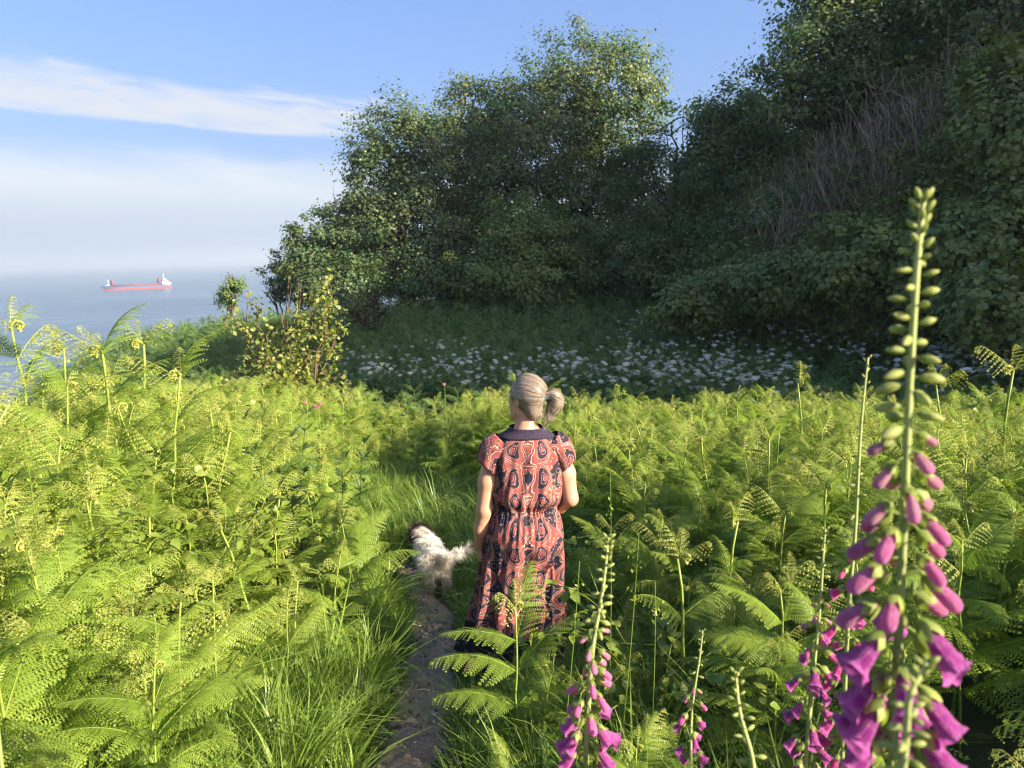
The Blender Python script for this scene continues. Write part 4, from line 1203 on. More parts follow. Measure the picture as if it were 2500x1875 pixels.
# ================================================================== the woman
def make_woman():
    gz = h1(*WOMAN)
    # ---------------- body: one continuous skin
    s = SDF((-.42, -.30, -.02), (.42, .42, 1.72), .0065)
    # legs (mid stride: left foot forward and outward)
    s.chain([(-.09, 0, .88), (-.13, .03, .48), (-.19, .02, .09)], [.085, .058, .038], .03)
    s.chain([(.09, 0, .88), (.09, -.02, .48), (.08, -.10, .09)], [.085, .058, .038], .03)
    for fx, fy in ((-.19, .02), (.08, -.10)):
        s.cap((fx, fy - .04, .035), (fx - .01, fy + .15, .025), .034, .026, .02)
    # torso
    s.ell((0, .0, .92), (.165, .115, .14), .05); s.ell((0, .005, 1.10), (.135, .095, .16), .05); s.ell((0, 0, 1.26), (.155, .10, .13), .05)
    s.chain([(-.15, 0, 1.31), (0, -.01, 1.36), (.15, 0, 1.31)], [.046, .050, .046], .04)
    # neck and head (head turned to her left)
    yaw = R(38); fwd = np.array([-math.sin(yaw), math.cos(yaw), 0]); sid = np.array([math.cos(yaw), math.sin(yaw), 0]); upv = np.array([0, 0, 1.0])
    s.cap((0, -.01, 1.34), tuple(np.array([0, .015, 1.47]) + fwd * .005), .056, .054, .03)
    HC = np.array([0, .012, 1.56])
    rot = np.stack([sid, fwd, upv], 1)
    def hp(a, b, c): return tuple(HC + sid * a + fwd * b + upv * c)
    s.ell(hp(0, -.008, .018), (.074, .095, .095), .02, rot)            # skull
    s.ell(hp(0, .045, -.045), (.056, .052, .075), .03, rot)            # face
    s.cap(hp(-.022, .06, -.105), hp(.022, .06, -.105), .022, .022, .02)  # chin
    s.cap(hp(-.05, .01, -.07), hp(-.02, .06, -.105), .018, .018, .02); s.cap(hp(.05, .01, -.07), hp(.02, .06, -.105), .018, .018, .02)
    s.cap(hp(0, .098, .0), hp(0, .115, -.035), .008, .012, .012)        # nose
    for a in (-.011, .011): s.ell(hp(a, .108, -.04), (.009, .009, .007), .006, rot)
    s.cap(hp(-.03, .09, .018), hp(.03, .09, .018), .010, .010, .012)    # brow
    for a in (-.03, .03): s.ell(hp(a, .094, -.0), (.016, .012, .010), .008, rot, True)
    s.cap(hp(-.016, .094, -.067), hp(.016, .094, -.067), .006, .006, .006); s.cap(hp(-.014, .092, -.078), hp(.014, .092, -.078), .006, .006, .006)
    for a in (-1, 1):                                                  # ears
        s.ell(hp(a * .076, -.004, -.02), (.009, .019, .031), .006, rot); s.ell(hp(a * .082, .002, -.02), (.006, .010, .018), .004, rot, True)
    # arms
    LA = [(-.162, 0, 1.295), (-.204, -.02, 1.13), (-.222, -.03, .985), (-.238, -.005, .87), (-.246, .04, .755)]
    s.chain(LA, [.052, .047, .039, .037, .026], .02)
    RA = [(.162, 0, 1.295), (.205, -.025, 1.16), (.225, -.045, 1.03), (.19, .07, .95), (.135, .16, .92)]
    s.chain(RA, [.052, .047, .039, .036, .026], .02)
    def hand(wrist, d, palm_n, thumb_side):
        d = unit(d); palm_n = unit(np.array(palm_n) - d * np.dot(palm_n, d)); lat = np.cross(d, palm_n) * thumb_side
        w_ = np.array(wrist)
        c = w_ + d * .05
        s.ell(c, (.040, .050, .017), .012, np.stack([lat, d, palm_n], 1))
        for i, (off, L) in enumerate([(.028, .070), (.010, .078), (-.009, .072), (-.027, .058)]):
            k0 = w_ + d * .085 + lat * off
            k1 = k0 + unit(d + palm_n * .35) * L * .45; k2 = k1 + unit(d + palm_n * 1.0) * L * .32; k3 = k2 + unit(d * .5 + palm_n * 1.2) * L * .25
            s.chain([k0, k1, k2, k3], [.0095, .009, .0082, .0075], .004)
        t0 = w_ + d * .025 + lat * .028; t1 = t0 + unit(lat * .9 + d * .8 + palm_n * .3) * .035; t2 = t1 + unit(d + lat * .25 + palm_n * .5) * .032
        s.chain([t0, t1, t2], [.013, .0105, .009], .006)
    hand(LA[-1], (.08, .35, -.9), (.9, .25, .1), 1)
    hand(RA[-1], (-.85, .5, -.15), (-.3, -.8, -.3), 1)
    V, Q = s.mesh(); V = smooth_mesh(V, Q, 2)
    skin, t = newmat('skin')
    tcn = t.n('ShaderNodeTexCoord'); p = t.n('ShaderNodeBsdfPrincipled')
    t.l(t.mix(t.sm(t.noise(tcn.outputs['Object'], 9, 5), .3, .7), (.43, .215, .13), (.52, .28, .18)), p.inputs['Base Color'])
    p.inputs['Roughness'].default_value = .48; p.inputs['Subsurface Weight'].default_value = .12; p.inputs['Subsurface Radius'].default_value = (.012, .005, .003)
    b = t.n('ShaderNodeBump'); b.inputs['Strength'].default_value = .25; b.inputs['Distance'].default_value = .004
    t.l(t.noise(tcn.outputs['Object'], 120, 4), b.inputs['Height']); t.l(b.outputs[0], p.inputs['Normal']); finish(t, p.outputs[0])
    root = obj('person', new_mesh('person', V, Q, skin, smooth=True), None, (WOMAN[0], WOMAN[1], gz + .02), (0, R(1.5), R(7)), .955)
    tag(root, 'person in a red paisley dress with grey-blonde hair tied back, seen from behind', 'person')
    # eyes
    m_eye = plain('eye_white', (.75, .73, .7), .25, .5)
    for a in (-.03, .03):
        u_, v_ = np.meshgrid(np.linspace(0, math.pi, 9), np.linspace(0, 2 * math.pi, 13)[:-1], indexing='ij')
        Ve = np.stack([np.sin(u_) * np.cos(v_), np.sin(u_) * np.sin(v_), np.cos(u_)], -1).reshape(-1, 3) * .0105 + np.array(hp(a, .083, 0))
        I = np.array([[i * 12 + j, i * 12 + (j + 1) % 12, (i + 1) * 12 + (j + 1) % 12, (i + 1) * 12 + j] for i in range(8) for j in range(12)])
        obj('eye', new_mesh('eye', Ve, I, m_eye, smooth=True), root)

    # ---------------- dress material: paisley print
    dm, t = newmat('paisley_cotton')
    at = t.n('ShaderNodeAttribute', attribute_name='pat')
    sp = t.n('ShaderNodeSeparateXYZ'); t.l(at.outputs['Vector'], sp.inputs[0])
    wob = t.noise(at.outputs['Vector'], 9, 3)
    U = t.m('ADD', t.m('ABSOLUTE', t.m('ADD', sp.outputs[0], .006)), t.m('MULTIPLY', t.m('SUBTRACT', wob, .5), .045)); W = t.m('ADD', sp.outputs[1], t.m('MULTIPLY', t.m('SUBTRACT', wob, .5), .03))
    def paisley(tw, th, ou, ov, cx, cy, a, b_, bend):
        """Ring distance of a mirrored teardrop in a tile tw by th."""
        uu = t.m('PINGPONG', t.m('ADD', U, ou), tw); vv = t.m('SUBTRACT', t.m('MODULO', t.m('ADD', W, ov + 10 * th), th), th / 2)
        du = t.m('SUBTRACT', uu, cx); dv = t.m('SUBTRACT', vv, cy)
        du = t.m('ADD', du, t.m('MULTIPLY', t.m('MULTIPLY', dv, dv), bend))
        wdt = t.m('MULTIPLY', t.m('SUBTRACT', 1.0, t.m('MULTIPLY', dv, .55 / b_)), a)
        q = t.m('DIVIDE', du, wdt); r_ = t.m('DIVIDE', dv, b_)
        return t.m('SQRT', t.m('ADD', t.m('MULTIPLY', q, q), t.m('MULTIPLY', r_, r_)))
    d1 = paisley(.16, .26, .02, .0, .084, .0, .055, .106, 6.0)
    d2 = paisley(.16, .26, .18, .13, .080, .01, .058, .092, -7.0)
    dmin = t.m('MINIMUM', d1, d2)
    dmin = t.m('ADD', dmin, t.m('MULTIPLY', t.m('SUBTRACT', t.noise(at.outputs['Vector'], 55, 3), .5), .22))
    NAVY, RED, CREAM, ROSE, GOLD = (.022, .020, .038), (.25, .062, .060), (.42, .33, .25), (.32, .125, .115), (.28, .20, .11)
    fl = t.n('ShaderNodeTexVoronoi', feature='F1'); t.l(at.outputs['Vector'], fl.inputs['Vector']); fl.inputs['Scale'].default_value = 52
    fl2 = t.n('ShaderNodeTexVoronoi', feature='F1'); t.l(at.outputs['Vector'], fl2.inputs['Vector']); fl2.inputs['Scale'].default_value = 24
    ramp = t.n('ShaderNodeValToRGB'); cr = ramp.color_ramp; cr.interpolation = 'CONSTANT'
    stops = [(0, RED), (.12, ROSE), (.17, NAVY), (.24, ROSE), (.29, NAVY), (.47, GOLD), (.50, RED), (.70, CREAM), (.745, NAVY), (.775, RED), (.84, CREAM), (.875, NAVY), (.90, RED)]
    while len(cr.elements) < len(stops): cr.elements.new(.5)
    for e_, (po, co) in zip(cr.elements, stops): e_.position = po; e_.color = (*co, 1)
    t.l(dmin, ramp.inputs[0])
    inside = t.m('LESS_THAN', dmin, .92)
    regn = t.noise(at.outputs['Vector'], 6.5, 2)
    reg = t.m('GREATER_THAN', t.m('ADD', t.m('SINE', t.m('MULTIPLY', U, 25.13)), t.m('ADD', t.m('SINE', t.m('MULTIPLY', W, 30.65)), t.m('MULTIPLY', t.m('SUBTRACT', regn, .5), 2.5))), t.m('MULTIPLY', t.m('SUBTRACT', .95, sp.outputs[1]), .9))  # navy ground grows toward the hem: part print, part shade put into the colour
    groundc = t.mix(reg, NAVY, RED)
    dots = t.m('LESS_THAN', fl.outputs['Distance'], .26)
    groundc = t.mix(t.m('MULTIPLY', dots, .75), groundc, t.mix(reg, ROSE, CREAM))
    ring = t.m('LESS_THAN', t.m('ABSOLUTE', t.m('SUBTRACT', fl2.outputs['Distance'], .36)), .05)
    groundc = t.mix(t.m('MULTIPLY', ring, .55), groundc, GOLD)
    c = t.mix(inside, groundc, ramp.outputs[0])
    spk = t.m('LESS_THAN', fl.outputs['Distance'], .18)
    c = t.mix(t.m('MULTIPLY', spk, .45), c, CREAM)
    # dark band above the hem
    band = t.m('MULTIPLY', t.m('GREATER_THAN', sp.outputs[1], .245), t.m('LESS_THAN', sp.outputs[1], .345))
    c = t.mix(band, c, (.014, .013, .022))
    p = t.n('ShaderNodeBsdfPrincipled'); t.l(c, p.inputs['Base Color']); p.inputs['Roughness'].default_value = .8; p.inputs['Specular IOR Level'].default_value = .2
    b = t.n('ShaderNodeBump'); b.inputs['Strength'].default_value = .5; b.inputs['Distance'].default_value = .012
    mpn = t.n('ShaderNodeMapping'); t.l(at.outputs['Vector'], mpn.inputs['Vector']); mpn.inputs['Scale'].default_value = (1, .3, 1)
    t.l(t.noise(mpn.outputs[0], 26, 4, .6, .8), b.inputs['Height']); t.l(b.outputs[0], p.inputs['Normal'])
    tr = t.n('ShaderNodeBsdfTranslucent'); t.l(c, tr.inputs['Color']); mx = t.n('ShaderNodeMixShader'); mx.inputs[0].default_value = .12
    t.l(p.outputs[0], mx.inputs[1]); t.l(tr.outputs[0], mx.inputs[2]); finish(t, mx.outputs[0])

    # ---------------- dress: lofted rings with folds
    zk = [1.405, 1.39, 1.37, 1.345, 1.31, 1.26, 1.20, 1.13, 1.08, 1.045, 1.015, .995, .975, .945, .88, .80, .70, .55, .40, .30, .20, .17]
    ak = [.076, .092, .128, .160, .178, .182, .184, .186, .190, .192, .180, .160, .160, .176, .196, .208, .213, .220, .230, .240, .252, .255]
    bk = [.068, .073, .082, .092, .104, .116, .124, .128, .132, .134, .122, .104, .104, .122, .142, .152, .156, .165, .182, .20, .225, .23]
    nt, nzz = 300, 190
    zz = np.linspace(1.405, .17, nzz); th = np.arange(nt) / nt * 2 * np.pi
    zk_, o_ = np.array(zk)[::-1], slice(None, None, -1)
    ax = np.interp(zz, zk_, np.array(ak)[o_]); by = np.interp(zz, zk_, np.array(bk)[o_])
    ker = np.array([1, 2, 3, 2, 1.]); ker /= ker.sum()
    axs = np.convolve(np.pad(ax, 2, 'edge'), ker, 'valid'); bys = np.convolve(np.pad(by, 2, 'edge'), ker, 'valid')
    cx = np.interp(zz, [.17, .35, .6, 1.0], [-.055, -.04, -.02, 0]); cy = np.interp(zz, [.17, .6, 1.0, 1.3, 1.4], [-.03, -.005, .0, 0, -.005])
    TH, ZZ = np.meshgrid(th, zz)
    ct, st = np.cos(TH), np.sin(TH)
    pw = 2 / 2.35
    ex = np.sign(ct) * np.abs(ct) ** pw; ey = np.sign(st) * np.abs(st) ** pw
    sk = sstep(.97 - ZZ, 0, .5); gath = np.exp(-((ZZ - .985) / .05) ** 2)
    fold = sk * .017 * (np.sin(9 * TH + 1.2 * np.sin(3 * ZZ + 1)) + .7 * np.sin(15 * TH + 2.5 * ZZ + 2) + .5 * np.sin(23 * TH - 3 * ZZ))
    fold += gath * .0055 * np.sin(44 * TH + 6 * np.sin(5 * TH)) + .004 * np.exp(-((ZZ - .9) / .08) ** 2) * np.sin(36 * TH + 4 * np.sin(4 * TH))
    bod = sstep(ZZ, 1.0, 1.06) * (1 - sstep(ZZ, 1.26, 1.36))
    fold += bod * (.006 * np.sin(7 * TH + 9 * ZZ) + .004 * np.sin(17 * TH - 14 * ZZ + 1) + .004 * np.sin(31 * TH + 5 * np.sin(8 * ZZ)) * (1.25 - ZZ) * 4)
    fold += .005 * np.sin(11 * TH + 23 * ZZ + 3 * np.sin(2 * TH)) * sk
    flare = sstep(.30 - ZZ, 0, .12) * .02 * np.sin(30 * TH + 3 * np.sin(5 * TH))
    rad = 1 + 0 * TH
    X = cx[:, None] + axs[:, None] * ex + (fold + flare) * ct
    Y = cy[:, None] + bys[:, None] * ey + (fold + flare) * st
    # buttocks and hips
    Y -= .035 * np.exp(-((ZZ - .86) / .10) ** 2) * np.clip(-st, 0, 1)
    # skirt trailing out to her left
    tl = sstep(.5 - ZZ, 0, .33)
    X -= .035 * tl * np.clip(-ct, 0, 1) ** 1.5
    V = np.stack([X, Y, ZZ + .008 * np.sin(5 * TH + 1) * sstep(.3 - ZZ, 0, .1)], -1).reshape(-1, 3)
    I = (np.arange(nzz - 1)[:, None] * nt + np.arange(nt)[None]).ravel(); I2 = (np.arange(nzz - 1)[:, None] * nt + (np.arange(nt)[None] + 1) % nt).ravel()
    Q = np.stack([I, I + nt, I2 + nt, I2], -1)
    # back of the dress is at theta = -90 degrees: pattern is mirrored about it
    uvw = np.stack([(((TH + math.pi / 2 + math.pi) % (2 * math.pi)) - math.pi) * np.interp(ZZ, [.17, .9, 1.4], [.25, .19, .155]), ZZ + 0], -1).reshape(-1, 2)
    dress = obj('dress', new_mesh('dress', V, Q, dm, smooth=True, uv=uvw), root)
    sol = dress.modifiers.new('cloth', 'SOLIDIFY'); sol.thickness = .003; sol.offset = -1
    # cap sleeves
    for sg in (-1, 1):
        a0 = np.array([.100 * sg, 0, 1.325]); a1 = np.array([.203 * sg, -.018, 1.205])
        n_, mseg = 16, 40
        tt = np.linspace(0, 1, n_)
        c = a0 + tt[:, None] * (a1 - a0) + np.array([.018 * sg, 0, .022]) * np.sin(tt * np.pi)[:, None]
        ax_ = unit(a1 - a0); s1 = np.array([0, 1.0, 0]); s2 = unit(np.cross(ax_, s1))
        ph = np.arange(mseg) / mseg * 2 * np.pi
        rr = np.interp(tt, [0, .3, .7, 1], [.078, .076, .068, .065])[:, None] * (1 + (.035 * np.sin(6 * ph + sg) + .02 * np.sin(11 * ph))[None] * (.3 + tt[:, None]))
        V = c[:, None] + rr[..., None] * (np.cos(ph)[None, :, None] * s1 + np.sin(ph)[None, :, None] * s2 * 1.05)
        I = (np.arange(n_ - 1)[:, None] * mseg + np.arange(mseg)[None]).ravel(); I2 = (np.arange(n_ - 1)[:, None] * mseg + (np.arange(mseg)[None] + 1) % mseg).ravel()
        uvs = np.stack([np.broadcast_to(ph * .07 + .03, (n_, mseg)), np.broadcast_to(tt[:, None] * .12 + 1.2, (n_, mseg))], -1).reshape(-1, 2)
        so = obj('sleeve', new_mesh('sleeve', V.reshape(-1, 3), np.stack([I, I + mseg, I2 + mseg, I2], -1), dm, smooth=True, uv=uvs), root)
        sol = so.modifiers.new('cloth', 'SOLIDIFY'); sol.thickness = .003; sol.offset = 0
    # waist cord and embroidered collar band
    M_NAVY = plain('navy_embroidery', (.035, .026, .05), .75, .25, .5, 160, .6, 220)
    def ringband(z0, z1, off, name, mat, lift=0.0):
        k = 7; zs = np.linspace(z0, z1, k); T2, Z2 = np.meshgrid(th, zs)
        a = np.interp(Z2, zz[::-1], axs[::-1]) + off; b = np.interp(Z2, zz[::-1], bys[::-1]) + off
        c2, s2 = np.cos(T2), np.sin(T2)
        V = np.stack([np.interp(Z2, zz[::-1], cx[::-1]) + a * np.sign(c2) * np.abs(c2) ** pw, b * np.sign(s2) * np.abs(s2) ** pw + np.interp(Z2, zz[::-1], cy[::-1]), Z2 + lift * np.clip(-s2, 0, 1)], -1).reshape(-1, 3)
        I = (np.arange(k - 1)[:, None] * nt + np.arange(nt)[None]).ravel(); I2 = (np.arange(k - 1)[:, None] * nt + (np.arange(nt)[None] + 1) % nt).ravel()
        o = obj(name, new_mesh(name, V, np.stack([I, I + nt, I2 + nt, I2], -1), mat, smooth=True), root)
        sd = o.modifiers.new('cloth', 'SOLIDIFY'); sd.thickness = .003
    ringband(1.362, 1.412, .006, 'collar', M_NAVY)
    # sandals
    m_s = plain('sandal_leather', (.07, .045, .03), .7, .3, .2)
    for fx, fy in ((-.19, .02), (.08, -.10)):
        ph = np.arange(20) / 20 * 2 * np.pi
        ol = np.stack([fx - .005 + .042 * np.cos(ph), fy + .055 + .135 * np.sin(ph)], -1)
        V = np.concatenate([np.c_[ol, np.full(20, -.012)], np.c_[ol, np.full(20, .008)]])
        F = [np.array([[i, (i + 1) % 20, 20 + (i + 1) % 20, 20 + i] for i in range(20)]), np.array([list(range(20))[::-1], list(range(20, 40))])]
        so = obj('sandal', new_mesh('sandal', V, F, m_s), root)
        obj('strap', new_mesh('strap', *tube(np.stack([fx + .04 * np.cos(np.linspace(0, np.pi, 12)), np.full(12, fy + .09), .0 + .062 * np.sin(np.linspace(0, np.pi, 12))], -1), .006, 5), m_s), so)

    # ---------------- hair
    M_HAIR = colattr('grey_blonde_hair', .42, .5, .12)
    def haircol(n, light=None):
        k = rng.random((n, 1)); base = (1 - k) * np.array([.095, .058, .034]) + k * np.array([.40, .31, .21])
        g_ = rng.random((n, 1)) < .38
        return np.where(g_, np.array([.40, .365, .32]) * rng.uniform(.7, 1.1, (n, 1)), base)
    tie = np.array(hp(.030, -.098, .012))
    sk_c = np.array(hp(0, -.008, .022)); sk_r = np.array([.081, .103, .102])
    hs = SDF(HC - .2, HC + .2, .006)
    hs.ell(sk_c, sk_r, .01, rot)
    hs.ell(hp(0, -.06, -.055), (.052, .040, .055), .03, rot)              # hair at the nape
    sl, pp = hs._box(HC - 1, HC + 1)
    loc = (pp - HC) @ rot
    face = .052 - .50 * (loc[..., 2] - .02) - loc[..., 1]                 # cut off the face along a slanting hairline
    face = np.where(loc[..., 2] < .0, np.minimum(face, .002 - loc[..., 1] + .55 * loc[..., 2] * 0), face)
    hs.F = np.maximum(hs.F, -face * .8)
    ear = np.linalg.norm((loc - np.array([0, .012, -.028])) / np.array([.2, .030, .034]), axis=-1) - 1
    hs.F = np.maximum(hs.F, -ear * .03)
    V, Q = hs.mesh(); V = smooth_mesh(V, Q, 2)
    d = unit(V - tie)
    ang = np.arctan2(d @ upv, d @ sid)
    cidx = .3 + .25 * (np.sin(ang * 46 + 3 * np.sin(ang * 7)) * .5 + .5) + .2 * (np.sin(ang * 131 + 2) * .5 + .5)
    colr = (1 - cidx[:, None]) * np.array([.10, .068, .045]) + cidx[:, None] * np.array([.33, .27, .215])
    hair = obj('hair', new_mesh('hair', V, Q, M_HAIR, col=colr, smooth=True), root)
    # strands drawn back to the tie over the skull
    n = 3600
    dd = unit(rng.normal(size=(n * 3, 3)))
    lc = dd * sk_r
    ok_ = (lc[:, 1] < .075 - .50 * lc[:, 2]) & ((lc[:, 2] > -.02) | (lc[:, 1] < .0)) & (lc[:, 2] > -.085)
    dd = dd[ok_][:n]; n = len(dd)
    tl_ = (tie - sk_c) @ rot / sk_r; tl_ = tl_ / np.linalg.norm(tl_)
    ns = 9; tt = np.linspace(0, 1, ns)
    om = np.arccos(np.clip(dd @ tl_, -1, 1))[:, None]
    A = np.sin((1 - tt)[None] * om) / np.sin(om + 1e-6); B = np.sin(tt[None] * om) / np.sin(om + 1e-6)
    pth = A[..., None] * dd[:, None] + B[..., None] * tl_
    lift = 1 + rng.uniform(.0, .045, (n, 1, 1)) * np.sin(np.pi * tt)[None, :, None] + .012 + .02 * np.sin(dd[:, :1] * 60)[..., None] * np.sin(np.pi * tt)[None, :, None] * .5
    fly = rng.random(n) < .06
    lift = lift + np.where(fly, rng.uniform(.03, .12, n), 0)[:, None, None] * np.sin(np.pi * tt)[None, :, None]
    W3 = sk_c + (pth * lift * sk_r) @ rot.T
    tang = unit(np.gradient(W3, axis=1)); nr = unit(W3 - sk_c); sd = np.cross(tang, nr)
    wv = (np.where(fly, .0007, rng.uniform(.0007, .0016, n))[:, None] * (1 - .4 * tt)[None])[..., None] * sd
    Vs = np.stack([W3 - wv, W3 + wv], 2).reshape(-1, 3)
    I = (np.arange(n)[:, None] * 2 * ns + np.arange(ns - 1)[None] * 2).ravel()
    obj('hair_strands', new_mesh('hair_strands', Vs, np.stack([I, I + 1, I + 3, I + 2], -1), M_HAIR, col=np.repeat(haircol(n), 2 * ns, 0)), hair)
    # looped ponytail: out from the tie to her right and down
    bunp = np.array([tie, tie + sid * .018 - fwd * .020 + upv * .008, tie + sid * .030 - fwd * .032 + upv * .008, tie + sid * .046 - fwd * .038 - upv * .014, tie + sid * .046 - fwd * .032 - upv * .048,
                     tie + sid * .032 - fwd * .022 - upv * .074, tie + sid * .018 - fwd * .012 - upv * .098])
    rad_ = np.array([.020, .026, .034, .038, .036, .031, .017])
    tk = np.linspace(0, 6, 34); ctr = np.stack([np.interp(tk, np.arange(7), bunp[:, i]) for i in range(3)], -1)
    for _ in range(4): ctr[1:-1] = .5 * ctr[1:-1] + .25 * (ctr[:-2] + ctr[2:])
    rk = np.interp(tk, np.arange(7), rad_)
    Vb, Fb = tube(ctr, rk * .93, 14)
    cb = haircol(14); 
    bun = obj('ponytail', new_mesh('ponytail', Vb, Fb, M_HAIR, col=np.tile(cb * .55, (34, 1)), smooth=True), root)
    n = 600; Tn_ = unit(np.gradient(ctr, axis=0)); a1_ = unit(np.cross(Tn_, upv + .01)); b1_ = np.cross(Tn_, a1_)
    ph = rng.uniform(0, 6.28, n); rf = rng.uniform(.82, 1.22, n); drift = rng.normal(0, .5, n)
    tt = np.linspace(0, 1, 34)
    an = ph[:, None] + drift[:, None] * tt[None]
    W3 = ctr[None] + (rk[None] * rf[:, None])[..., None] * (np.cos(an)[..., None] * a1_[None] + np.sin(an)[..., None] * b1_[None])
    W3[:, -4:] += (rng.normal(0, .008, (n, 1, 3)) + np.array([0, 0, -.012])) * np.array([.1, .3, .6, 1.0])[None, :, None]
    tang = unit(np.gradient(W3, axis=1)); nr = unit(W3 - ctr[None]); sd = np.cross(tang, nr)
    wv = .0013 * (1 - .5 * tt)[None, :, None] * sd
    Vs = np.stack([W3 - wv, W3 + wv], 2).reshape(-1, 3); I = (np.arange(n)[:, None] * 68 + np.arange(33)[None] * 2).ravel()
    obj('hair_strands', new_mesh('hair_strands', Vs, np.stack([I, I + 1, I + 3, I + 2], -1), M_HAIR, col=np.repeat(haircol(n), 68, 0)), bun)
    # stray wisps at the nape
    n = 90; P0 = np.array(hp(.02, -.085, -.06)) + rng.normal(0, 1, (n, 3)) * [.03, .012, .02]
    V, F = ribbons(P0, unit(rng.normal(0, .35, (n, 3)) + [0.1, -.2, -1.0]), rng.uniform(.03, .075, n), np.full(n, .0011), 4, rng.normal(0, .25, (n, 3)), unit(rng.normal(size=(n, 3))))
    obj('hair_wisps', new_mesh('hair_wisps', V, F, M_HAIR, col=np.repeat(haircol(n), 10, 0)), hair)
    # turquoise tie
    m_t = plain('turquoise_elastic', (.01, .30, .36), .6, .3, .15, 200)
    for q in (0, .007):
        ph = np.linspace(0, 2 * np.pi, 25)
        dirv = unit(ctr[4] - ctr[0]); e1 = unit(np.cross(dirv, upv)); e2 = np.cross(dirv, e1)
        ringp = ctr[1] + dirv * q + .0225 * (np.cos(ph)[:, None] * e1 + np.sin(ph)[:, None] * e2)
        obj('hair_tie', new_mesh('hair_tie', *tube(ringp, .0042, 6, False), m_t, smooth=True), root)
make_woman()

# ================================================================== the dog
def make_dog():
    gz = h1(*DOG) + .035
    s = SDF((-.22, -.34, -.01), (.29, .48, .50), .0065)
    # standing in its own frame, nose toward +Y
    s.ell((0, .0, .255), (.088, .15, .088), .03); s.ell((0, .12, .262), (.092, .10, .100), .03); s.ell((0, -.11, .262), (.088, .085, .09), .03)
    s.cap((0, .17, .29), (-.015, .255, .345), .062, .052, .03)
    s.ell((-.025, .285, .362), (.058, .062, .055), .02)                      # skull
    s.cap((-.03, .33, .345), (-.04, .385, .325), .034, .024, .015)            # muzzle
    s.ell((-.043, .402, .33), (.013, .011, .010), .004)
    for sg in (-1, 1): s.chain([(-.025 + sg * .045, .275, .39), (-.025 + sg * .072, .272, .35), (-.025 + sg * .074, .285, .305)], [.018, .022, .016], .008)
    # front legs
    s.chain([(-.052, .15, .22), (-.055, .145, .12), (-.055, .17, .02)], [.040, .027, .022], .02); s.cap((-.055, .165, .018), (-.055, .195, .014), .022, .018, .01)
    s.chain([(.052, .13, .22), (.055, .10, .12), (.055, .07, .03)], [.040, .027, .022], .02); s.cap((.055, .065, .02), (.055, .095, .014), .022, .018, .01)
    # hind legs: knee forward and high, hock backward
    s.chain([(-.055, -.11, .25), (-.062, -.055, .165), (-.062, -.165, .105), (-.062, -.145, .02)], [.058, .040, .024, .020], .02); s.cap((-.062, -.145, .018), (-.062, -.11, .014), .021, .018, .01)
    s.chain([(.055, -.11, .25), (.062, -.075, .165), (.062, -.205, .115), (.062, -.205, .025)], [.058, .040, .024, .020], .02); s.cap((.062, -.205, .02), (.062, -.17, .014), .021, .018, .01)
    tailp = [(0, -.185, .295), (.03, -.225, .310), (.09, -.255, .330), (.16, -.275, .355), (.225, -.28, .385)]
    s.chain(tailp, [.024, .022, .019, .015, .010], .012)
    V, Q = s.mesh(); V = smooth_mesh(V, Q, 2); N = vnormals(V, Q)
    def dogcol(p):
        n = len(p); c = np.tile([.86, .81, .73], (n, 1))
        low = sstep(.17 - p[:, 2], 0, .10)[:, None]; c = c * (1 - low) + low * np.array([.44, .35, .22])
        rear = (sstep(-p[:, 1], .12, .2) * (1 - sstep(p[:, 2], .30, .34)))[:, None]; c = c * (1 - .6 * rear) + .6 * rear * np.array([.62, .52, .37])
        patch = np.exp(-(((p[:, 0] - .05) / .035) ** 2 + ((p[:, 1] + .06) / .045) ** 2 + ((p[:, 2] - .33) / .05) ** 2))[:, None]; c = c * (1 - patch) + patch * np.array([.035, .028, .03])
        p2 = .5 * np.exp(-(((p[:, 0] + .01) / .03) ** 2 + ((p[:, 1] + .0) / .06) ** 2 + ((p[:, 2] - .345) / .04) ** 2))[:, None] * .6; c = c * (1 - p2) + p2 * np.array([.12, .11, .12])
        hd = sstep(p[:, 1], .225, .262)[:, None]; c = c * (1 - hd) + hd * np.array([.05, .033, .025])
        col_ = np.exp(-((p[:, 1] - .205) / .012) ** 2)[:, None] * (p[:, 2] > .2)[:, None] * .5; c = c * (1 - col_) + col_ * np.array([.18, .10, .07])
        anus = np.exp(-(((p[:, 0] - .0) / .018) ** 2 + ((p[:, 1] + .19) / .04) ** 2 + ((p[:, 2] - .255) / .018) ** 2))[:, None]; c = c * (1 - .8 * anus) + .8 * anus * np.array([.06, .04, .03])
        tp = sstep(p[:, 0], .13, .2)[:, None] * (p[:, 2] > .3)[:, None] * .5; c = c * (1 - tp) + tp * np.array([.30, .25, .21])
        return c
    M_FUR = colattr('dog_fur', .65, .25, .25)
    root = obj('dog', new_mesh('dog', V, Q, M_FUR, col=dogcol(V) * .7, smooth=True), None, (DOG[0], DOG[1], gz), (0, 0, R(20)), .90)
    tag(root, 'small shaggy cream dog with a dark head walking away along the path', 'dog')
    n = 26000
    vi = rng.integers(0, len(V), n); P0 = V[vi]; Nn = N[vi]
    on_tail = (P0[:, 1] < -.205) & (P0[:, 2] > .28); leg = P0[:, 2] < .15
    back = np.tile([0, -.75, -.35], (n, 1)); back[on_tail] = [.75, -.3, .15]; back[leg] = [0, -.1, -.9]
    side = np.sign(P0[:, 0])[:, None] * np.array([.15, 0, -.45]) * (~on_tail & ~leg)[:, None]
    clump = np.sin(P0 @ np.array([60, 35, 50.]))[:, None] * .18
    D = unit(Nn * .75 + back * .6 + side + rng.normal(0, .22, (n, 3)) + clump * rng.normal(0, 1, 3))
